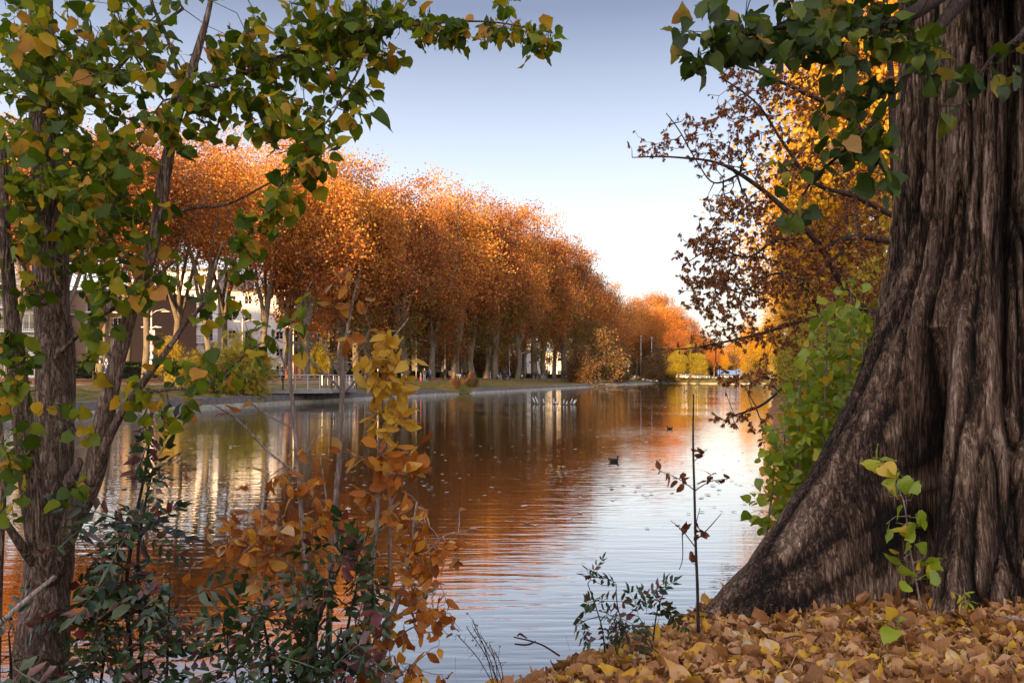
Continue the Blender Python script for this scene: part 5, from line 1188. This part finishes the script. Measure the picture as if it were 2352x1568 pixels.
plant(AS, AL, [(a, b_, c, e, n * 3.4, d_, f) for a, b_, c, e, n, d_, f in AB], LF_KEYS, M_KEYS, .092, rng, M_DTWIG, per=3.0, tip=.0045, pw=.38, minw=0, seg=.45, sag=-.08, jit=.16, bias=(0, 0, -1.2), curl=0, fold=0, alpha=.28, nside=4, szr=(.7, 1.3), twist=0, fname='seed_clusters', limb_n=8)

# ============================================================ SAPLINGS AND SHRUBS ON OUR BANK
M_SAPL = leaf_mat('orange_sapling_leaves', [(0, (.30, .080, .015)), (.35, (.48, .155, .022)), (.65, (.62, .24, .03)), (.85, (.72, .38, .04)), (1, (.62, .42, .22))], .45, .45, 22, .30, .4)
M_YELS = leaf_mat('yellow_sapling_leaves', [(0, (.52, .26, .02)), (.4, (.66, .38, .03)), (.8, (.70, .46, .06)), (1, (.52, .22, .03))], .45, .45, 22, .25, .4)
M_MAHO = leaf_mat('dark_glossy_leaves', [(0, (.018, .036, .014)), (.5, (.030, .065, .018)), (.72, (.060, .10, .024)), (.84, (.10, .026, .030)), (1, (.17, .045, .035))], .18, .30, 25, .25, .6)
M_BERRY = plain('dark_berries', (.012, .010, .030), .35, .3, 40)
GS = 'slender saplings rising from our bank'
LFO = LF_OVAL
sprout('tall bare topped grey sapling with a three way fork, tallest of the slender stems', [[(748, 1640, 3.85, 16), (757, 1410, 3.9, 15), (766, 1209, 3.95, 14), (780, 1046, 4, 12.5), (786, 900, 4, 11), (789, 814, 4, 8), (803, 731, 4, 6.5), (818, 660, 4, 5), (829, 618, 4, 4)],
        [(784, 895, 4, 6), (730, 842, 4, 4.5), (677, 790, 4, 4), (650, 760, 4, 2)], [(786, 872, 4, 5), (735, 780, 4, 4), (700, 735, 4, 3), (677, 700, 4, 2)], [(788, 905, 4, 6), (870, 814, 4, 4.5), (926, 747, 4, 3), (938, 730, 4, 1.5)], [(788, 866, 4, 3), (830, 800, 4, 2), (850, 750, 4, 1.2)],
        [(757, 1210, 3.9, 5), (745, 1110, 3.9, 4), (733, 1040, 3.9, 3)], [(758, 1310, 3.9, 4), (700, 1260, 3.9, 3), (640, 1210, 3.85, 2)]],
       [(790, 640, 40, 16, 12, 3.95, .04), (785, 690, 45, 16, 8, 3.95, .04), (850, 685, 40, 6, 4, 3.95, .03), (790, 770, 60, 14, 6, 3.9, .04), (700, 760, 30, 20, 4, 3.9, .03), (590, 1220, 70, 50, 30, 3.8, .08), (560, 1290, 70, 35, 22, 3.75, .08)], LFO, M_SAPL, .076, M_TWIG, group=GS, seed=21, per=2, seg=.3, bias=(0, 0, -.4), fold=.25)
sprout('bare forked grey sapling with orange lower leaves, leftmost of the slender stems', [[(735, 1640, 3.7, 14), (729, 1545, 3.7, 13), (712, 1393, 3.75, 12), (704, 1310, 3.75, 12), (692, 1175, 3.8, 11), (685, 1075, 3.8, 10), (674, 940, 3.8, 10), (666, 870, 3.8, 8), (665, 781, 3.8, 5), (672, 740, 3.8, 3), (716, 645, 3.8, 2)],
        [(668, 872, 3.8, 5), (645, 815, 3.8, 4), (630, 770, 3.8, 3)], [(680, 985, 3.8, 5), (610, 950, 3.8, 4), (520, 880, 3.78, 3), (490, 850, 3.75, 2)], [(682, 1085, 3.8, 6), (620, 1040, 3.8, 5), (540, 960, 3.75, 4), (470, 920, 3.7, 2)], [(684, 1080, 3.8, 4), (715, 1020, 3.8, 3), (740, 980, 3.8, 2)],
        [(706, 1330, 3.75, 6), (660, 1290, 3.7, 5), (590, 1240, 3.65, 3)], [(714, 1400, 3.75, 5), (650, 1350, 3.7, 4), (580, 1330, 3.65, 2)]],
       [(500, 950, 70, 16, 9, 3.7, .04), (630, 1030, 50, 14, 5, 3.75, .04), (640, 1110, 50, 25, 14, 3.75, .05), (700, 1130, 60, 40, 18, 3.75, .06), (600, 1190, 110, 60, 40, 3.7, .08), (660, 1250, 100, 70, 42, 3.7, .08), (540, 1260, 70, 40, 34, 3.65, .06), (760, 1180, 50, 50, 20, 3.7, .06), (480, 1305, 50, 14, 8, 3.6, .04), (640, 1340, 80, 40, 34, 3.7, .08), (590, 1380, 30, 30, 10, 3.65, .05), (720, 1350, 40, 40, 18, 3.75, .05)], LFO, M_SAPL, .074, M_TWIG, group=GS, seed=22, per=2, seg=.3, bias=(0, 0, -.4), fold=.25)
yt_ = sprout('sapling crowned with clear yellow leaves, orange further down', [[(822, 1640, 3.75, 14), (830, 1511, 3.75, 14), (847, 1378, 3.8, 12), (860, 1260, 3.85, 11), (867, 1175, 3.85, 10), (870, 1041, 3.85, 9), (873, 980, 3.85, 8), (880, 880, 3.85, 7), (888, 800, 3.85, 4)], [(872, 1060, 3.85, 5), (900, 1010, 3.85, 4), (905, 960, 3.85, 3)]],
       [(888, 795, 30, 24, 20, 3.8, .03), (885, 845, 46, 28, 38, 3.8, .04), (880, 900, 44, 26, 26, 3.8, .04), (850, 945, 40, 14, 9, 3.8, .04), (905, 955, 48, 26, 20, 3.8, .04), (880, 985, 50, 18, 12, 3.8, .04)], LFO, M_YELS, .088, M_TWIG, group=GS, seed=23, per=2.2, seg=.25, bias=(0, -.2, -.1), fold=.2,
        more=([(830, 1040, 50, 20, 14, 3.8, .04), (930, 1060, 50, 30, 18, 3.8, .04), (880, 1090, 60, 30, 20, 3.8, .05), (850, 1150, 50, 30, 12, 3.8, .05), (940, 1080, 30, 20, 8, 3.8, .04)], M_SAPL, 'orange brown lower leaves'))
sprout('fourth slender sapling with thin orange leaves, right behind the yellow crowned one', [[(870, 1640, 4.0, 10), (873, 1528, 4.0, 10), (888, 1430, 4.0, 9), (894, 1343, 4.0, 9), (896, 1200, 4.0, 8), (894, 1075, 4.0, 7), (903, 985, 4.0, 4)]],
       [(880, 1180, 40, 30, 12, 4, .05), (850, 1260, 50, 30, 16, 4, .05), (900, 1300, 50, 40, 20, 4, .05)], LFO, M_SAPL, .08, M_TWIG, group=GS, seed=25, per=2)
sprout('bushy orange brown sapling, rightmost of the slender stems', [[(868, 1640, 3.7, 13), (874, 1538, 3.7, 13), (887, 1478, 3.7, 13), (905, 1405, 3.7, 12), (931, 1327, 3.7, 9), (945, 1240, 3.7, 7), (957, 1152, 3.7, 4)], [(931, 1327, 3.7, 6), (980, 1270, 3.65, 5), (1025, 1228, 3.6, 3), (1075, 1220, 3.6, 2)], [(905, 1420, 3.7, 6), (960, 1380, 3.65, 5), (1010, 1340, 3.6, 3)], [(880, 1500, 3.7, 5), (930, 1450, 3.65, 4), (1000, 1420, 3.6, 2)], [(872, 1545, 3.7, 5), (920, 1545, 3.6, 4), (980, 1500, 3.6, 2)]],
       [(955, 1190, 30, 50, 22, 3.65, .05), (1010, 1170, 40, 20, 7, 3.65, .04), (930, 1240, 40, 50, 26, 3.65, .05), (980, 1280, 50, 30, 26, 3.62, .05), (1040, 1280, 40, 20, 9, 3.6, .04), (1060, 1240, 40, 10, 6, 3.6, .03), (960, 1350, 60, 40, 40, 3.65, .06), (1010, 1390, 55, 40, 34, 3.6, .06), (1030, 1450, 30, 30, 14, 3.6, .04), (930, 1420, 60, 50, 44, 3.65, .06), (850, 1450, 60, 50, 40, 3.65, .06), (900, 1530, 80, 40, 40, 3.6, .07), (990, 1540, 50, 20, 14, 3.6, .05), (820, 1560, 60, 30, 30, 3.6, .05)], LFO, M_SAPL, .070, M_TWIG, group=GS, seed=26, per=2.2, seg=.25, fold=.2)
GM = 'dark evergreen shrubs with berries'
def mahonia(label, stems, blobs, berries, seed, size=.24, d=3.7):
    blobs = [(a, b_, c, e, max(2, n * .42), d_, f) for a, b_, c, e, n, d_, f in blobs]
    t = sprout(label, stems, blobs, LF_PIN, M_MAHO, size, M_DTWIG, cat='shrub', name='berry_shrub', group=GM, seed=seed, per=1.35, seg=.2, bias=(0, -.2, .25), nb=(0, -.2, 1.0), curl=.12, fold=.1, tip=.0025)
    rng = np.random.default_rng(seed); g = MB(); off = Vector(t.location)
    for cx, cy, n in berries:
        g = MB()
        for k in range(n): q = P(cx + rng.normal(0, 8), cy + rng.normal(0, 15), d - .05 + rng.normal(0, .03)); g.ell(q, (.0055,) * 3, 8, 6)
        obj('berry_bunch', g, M_BERRY, t, True, off=off)
    return t
mahonia('dark evergreen shrub with upright stems and berry bunches right of the young poplar', [[(300, 1640, 3.75, 12), (300, 1500, 3.75, 11), (290, 1350, 3.75, 9), (310, 1200, 3.75, 8), (330, 1100, 3.75, 6), (345, 1000, 3.75, 4)], [(330, 1640, 3.7, 9), (322, 1400, 3.7, 8), (318, 1250, 3.7, 7), (350, 1080, 3.7, 5)], [(220, 1640, 3.7, 8), (240, 1500, 3.7, 6), (250, 1330, 3.7, 3)], [(380, 1640, 3.7, 7), (385, 1500, 3.65, 5), (390, 1330, 3.65, 3)]],
        [(320, 985, 60, 25, 10, 3.7, .06), (350, 1090, 60, 18, 9, 3.7, .06), (300, 1100, 50, 14, 6, 3.7, .05), (280, 1200, 70, 35, 22, 3.7, .07), (330, 1230, 60, 35, 18, 3.7, .07), (250, 1260, 60, 25, 10, 3.7, .06), (270, 1330, 70, 40, 22, 3.65, .07), (370, 1310, 60, 40, 16, 3.65, .06), (230, 1420, 70, 40, 24, 3.6, .07), (340, 1430, 70, 40, 28, 3.6, .07), (420, 1370, 40, 30, 8, 3.6, .05), (280, 1500, 110, 50, 56, 3.55, .08), (400, 1490, 60, 50, 22, 3.6, .06), (200, 1550, 60, 30, 20, 3.5, .06), (340, 1570, 100, 30, 36, 3.5, .07)], [(345, 1005, 26), (352, 1050, 20), (265, 1180, 6)], 31, .20)
mahonia('dense dark evergreen shrub with berries at the bottom centre between the saplings', [[(700, 1660, 3.6, 10), (710, 1500, 3.6, 9), (740, 1400, 3.6, 7), (790, 1280, 3.6, 4)], [(620, 1660, 3.55, 9), (620, 1520, 3.55, 8), (600, 1400, 3.55, 4)], [(790, 1660, 3.6, 9), (790, 1500, 3.6, 8), (820, 1340, 3.6, 4)], [(560, 1660, 3.5, 7), (540, 1540, 3.5, 4)]],
        [(790, 1265, 60, 18, 10, 3.55, .05), (850, 1300, 40, 30, 12, 3.55, .05), (770, 1320, 40, 30, 10, 3.55, .05), (740, 1370, 60, 30, 20, 3.55, .06), (820, 1400, 50, 50, 20, 3.55, .06), (600, 1400, 70, 25, 16, 3.5, .06), (540, 1450, 60, 30, 16, 3.5, .06), (620, 1470, 70, 40, 28, 3.5, .07), (720, 1450, 70, 50, 40, 3.5, .07), (590, 1540, 90, 35, 40, 3.45, .07), (720, 1540, 100, 40, 56, 3.45, .07), (820, 1520, 60, 40, 24, 3.5, .06), (530, 1570, 50, 20, 12, 3.45, .05)], [(800, 1335, 30), (640, 1430, 8), (760, 1290, 8)], 32, .20)
mahonia('low reddish dark shrub in the bottom left corner', [[(20, 1660, 3.5, 8), (25, 1540, 3.5, 6), (20, 1450, 3.5, 3)]], [(20, 1450, 40, 50, 14, 3.4, .05), (30, 1540, 50, 40, 22, 3.4, .05)], [], 33, .2)
mahonia('small dark shrub on the edge of the leafy bank left of the bare sapling', [[(1390, 1500, 4.75, 4), (1380, 1430, 4.75, 3), (1350, 1340, 4.75, 2)], [(1450, 1490, 4.8, 4), (1420, 1400, 4.8, 3), (1415, 1340, 4.8, 2)], [(1500, 1470, 4.85, 4), (1510, 1400, 4.85, 3), (1530, 1350, 4.85, 1.5)]],
        [(1358, 1340, 22, 14, 5, 4.7, .04), (1375, 1375, 22, 16, 6, 4.7, .04), (1415, 1345, 20, 8, 3, 4.7, .04), (1340, 1420, 22, 14, 5, 4.7, .04), (1400, 1430, 60, 26, 18, 4.7, .06), (1460, 1420, 50, 26, 14, 4.75, .05), (1500, 1380, 36, 26, 10, 4.8, .05), (1530, 1410, 30, 26, 9, 4.8, .05), (1380, 1480, 40, 14, 8, 4.7, .05)], [], 34, .17, 4.75)
# the thin bare sapling
sprout('thin leafless sapling with a few curled brown leaves by the buttress toe', [[(1604, 1450, 4.9, 8), (1602, 1350, 4.9, 7), (1598, 1250, 4.9, 6), (1595, 1130, 4.9, 5.5), (1592, 1020, 4.9, 4.5), (1593, 905, 4.9, 3)], [(1596, 1126, 4.9, 2.5), (1560, 1100, 4.9, 2), (1512, 1080, 4.9, 1.3)], [(1597, 1126, 4.9, 2.5), (1630, 1106, 4.9, 2), (1676, 1098, 4.9, 1.3)], [(1593, 1060, 4.9, 2), (1612, 1043, 4.9, 1.5), (1625, 1030, 4.9, 1)], [(1598, 1240, 4.9, 3), (1625, 1215, 4.9, 2.5), (1656, 1180, 4.9, 1.5)], [(1600, 1260, 4.9, 3), (1565, 1215, 4.9, 2), (1540, 1195, 4.9, 1.3)], [(1599, 1200, 4.9, 2), (1608, 1165, 4.9, 1.2)], [(1567, 1225, 4.9, 2.5), (1568, 1280, 4.9, 2), (1560, 1308, 4.9, 1.5)]],
       [(1520, 1079, 7, 3, 2, 4.9, .01), (1538, 1087, 7, 3, 2, 4.9, .01), (1556, 1098, 7, 3, 2, 4.9, .01), (1575, 1108, 6, 3, 1, 4.9, .01), (1624, 1106, 8, 3, 2, 4.9, .01), (1638, 1093, 8, 5, 2, 4.9, .01), (1670, 1100, 8, 3, 2, 4.9, .01), (1612, 1042, 4, 4, 2, 4.9, .01), (1570, 1218, 12, 8, 5, 4.9, .02), (1615, 1222, 14, 8, 6, 4.9, .02), (1588, 1288, 6, 6, 2, 4.9, .01)],
       LFO, leaf_mat('dry_brown_leaves', [(0, (.10, .028, .012)), (.6, (.20, .06, .02)), (1, (.28, .12, .04))], .3, .6), .060, M_DTWIG, seed=41, per=1.3, seg=.3, curl=.5, fold=.3, limb_n=8, bias=(0, 0, .2), szr=(.8, 1.2))
# dry weed with seed heads
t = thing('dry_weed', 'thin dry weed with small fluffy seed heads leaning at the water edge', 'weed', P(1150, 1590, 3.9)); g = MB(); FL = plain('fluff', (.32, .26, .26), .9, .2, 30); rg = np.random.default_rng(4)
for k in range(7):
    a = P(1150 + rg.normal(0, 12), 1590, 3.9); e = P(1050 + k * 12 + rg.normal(0, 8), 1420 + abs(k - 2) * 18, 3.95); mid = (a + e) / 2 + np.array((.01, 0, .02)); pth = smooth_path([a, mid, e], 5); g.tube(pth, [.0022] * (len(pth) - 1) + [.0008], 5)
    for q in pth[3:]:
        s_ = q + rg.normal(0, .022, 3); g.tube([q, s_], [.0012, .0006], 4); 
        if rg.random() < .45: h_ = MB(); h_.ell(s_, (.0065, .0065, .005), 8, 6); obj('seed_head', h_, FL, t, True, off=t.location)
obj('stems', g, M_DTWIG, t, off=t.location)
g = MB(); limb_mesh(g, [(1285, 1505, 4.3, 5), (1240, 1478, 4.25, 4), (1180, 1462, 4.2, 3)], 6); limb_mesh(g, [(1230, 1472, 4.25, 3), (1210, 1480, 4.2, 5), (1182, 1478, 4.2, 4)], 6); limb_mesh(g, [(1210, 1465, 4.25, 3), (1195, 1455, 4.2, 5), (1188, 1460, 4.2, 3)], 6); tag(obj('dead_twig', g, M_DTWIG, None, True), 'short dark twig sticking out over the water from the leafy bank', 'twig')
t_ = MB(); limb_mesh(t_, [(2380, 1425, 4.3, 8), (2330, 1420, 4.3, 8), (2295, 1412, 4.35, 6)], 8); tag(obj('dead_branch', t_, M_TWIG, None, True), 'grey dead branch lying on leaves at the right edge', 'branch')

# ============================================================ LEAF LITTER AND GRASS
M_LIT = leaf_mat('fallen_poplar_leaves', [(0, (.17, .07, .022)), (.22, (.40, .18, .055)), (.5, (.54, .27, .11)), (.72, (.64, .38, .20)), (.84, (.70, .38, .05)), (.94, (.74, .44, .03)), (1, (.66, .54, .42))], .22, .55, 26, .35, .35)
rng = np.random.default_rng(99)
def litter(n, x0, x1, y0, y1, lift, size, emin=.04):
    x = rng.uniform(x0, x1, n * 2); y = rng.uniform(y0, y1, n * 2); e = np.array([edge_dist(a, b_) for a, b_ in zip(x, y)])
    th_ = np.arctan2(y - TY, x - TX) % (2 * np.pi); ti = (th_ / (2 * np.pi) * NT).astype(int) % NT; zi = int(np.argmin(np.abs(zs - .45)))
    rr = np.hypot(x - TX, y - TY); k = (e > emin) & (rr > R[zi][ti] - .06) & (rng.uniform(0, 1, len(x)) < np.clip(.35 + e * 1.4, 0, 1)); x, y, e, rr, ti = x[k][:n], y[k][:n], e[k][:n], rr[k][:n], ti[k][:n]
    gap = rr - R[zi][ti]; pile = .07 * np.exp(-np.maximum(gap, 0) / .22)
    z = np.array([near_z(a, b_) for a, b_ in zip(x, y)]) + lift * rng.uniform(0, 1, len(x)) + pile * rng.uniform(.3, 1, len(x)) + .01
    return np.stack([x, y, z], 1)
pos = np.concatenate([litter(16500, -1.1, 5.4, 3.7, 6.2, .035, 0), litter(1600, 1.0, 5.0, 6.0, 9.0, .03, 0), litter(1800, -6, .3, 2.2, 4.2, .03, 0), litter(2200, .5, 7, 1.5, 3.9, .04, 0)])
n = len(pos); nb_ = unit(np.array((0, 0, 1.0)) + rng.normal(0, .55, (n, 3)))
me = leaf_mesh('leaf_litter', LF_POPLAR, pos, rdir(rng, n) * np.array((1, 1, .35)), nb_, .083 * np.clip(rng.lognormal(-.10, .30, n), .35, 1.3), .6, .4, rng, rng.uniform(.8, 1.2, n), .6)
tag(link('leaf_litter', me, M_LIT), 'thick carpet of curled tan and yellow poplar leaves on our bank', 'leaves', kind='stuff')
q = litter(70, -.2, 5.2, 3.8, 6.0, .02, 0); g = MB(); rg = np.random.default_rng(12)
for p_ in q:
    a = rg.uniform(0, 6.28); L = rg.uniform(.05, .28); e_ = p_ + np.array((math.cos(a) * L, math.sin(a) * L, rg.uniform(0, .04))); m_ = (p_ + e_) / 2 + rg.normal(0, .012, 3); up = np.array((0, 0, .045)); g.tube([p_ + up, m_ + up, e_ + up], [.004, .0035, .0015], 5)
tag(obj('fallen_twigs', g, M_DTWIG, None, True), 'thin dark twigs scattered over the fallen leaves', 'twigs', kind='stuff')
M_DRYG = leaf_mat('dry_grass', [(0, (.20, .14, .07)), (.6, (.42, .32, .18)), (.9, (.50, .40, .25)), (1, (.08, .13, .02))], .3, .6)
LF_BL = T([(-.008, 0, 0), (.008, 0, 0), (.006, .4, .02), (-.006, .4, .02), (.004, .75, .07), (-.004, .75, .07), (0, 1, .16), (0, 1, .165)], [(0, 1, 2, 3), (3, 2, 4, 5), (5, 4, 6, 7)])
def tufts(rows):
    out = []
    for px, py, d, r, n in rows:
        q = P(px, py, d); o = np.tile(q, (n, 1)) + rng.normal(0, r, (n, 3)) * np.array((1, 1, 0)); out.append(o)
    return np.concatenate(out)
pos = tufts([(1440, 1478, 4.6, .05, 60), (1500, 1470, 4.7, .07, 50), (1560, 1450, 4.85, .08, 50), (1300, 1520, 4.3, .06, 26), (1240, 1555, 4.0, .06, 16), (1400, 1500, 4.4, .06, 30), (2170, 1420, 4.4, .12, 60), (2090, 1430, 4.3, .12, 26), (2280, 1440, 4.3, .12, 40), (1950, 1470, 4.2, .2, 26), (2150, 1500, 4.1, .25, 40), (1750, 1500, 4.2, .25, 26), (1900, 1540, 4.0, .3, 26), (2330, 1470, 4.1, .15, 26), (1620, 1440, 4.9, .06, 30), (1690, 1370, 5.6, .15, 50), (1130, 1585, 3.9, .08, 30)])
pos = pos[np.array([edge_dist(a, b_) > .02 for a, b_ in pos[:, :2]])]; pos[:, 2] = [near_z(a, b_) for a, b_ in pos[:, :2]]
pos = pos[rng.uniform(0, 1, len(pos)) < .25]; n = len(pos); dr = unit(np.array((0, 0, 1.1)) + rng.normal(0, .45, (n, 3)))
tag(link('dry_grass', leaf_mesh('dry_grass', LF_BL, pos, dr, rdir(rng, n), (.22 * rng.uniform(.5, 1.5, n)), .0, 0, rng), M_DRYG), 'sparse dry grass blades poking through the fallen leaves', 'grass', kind='stuff')
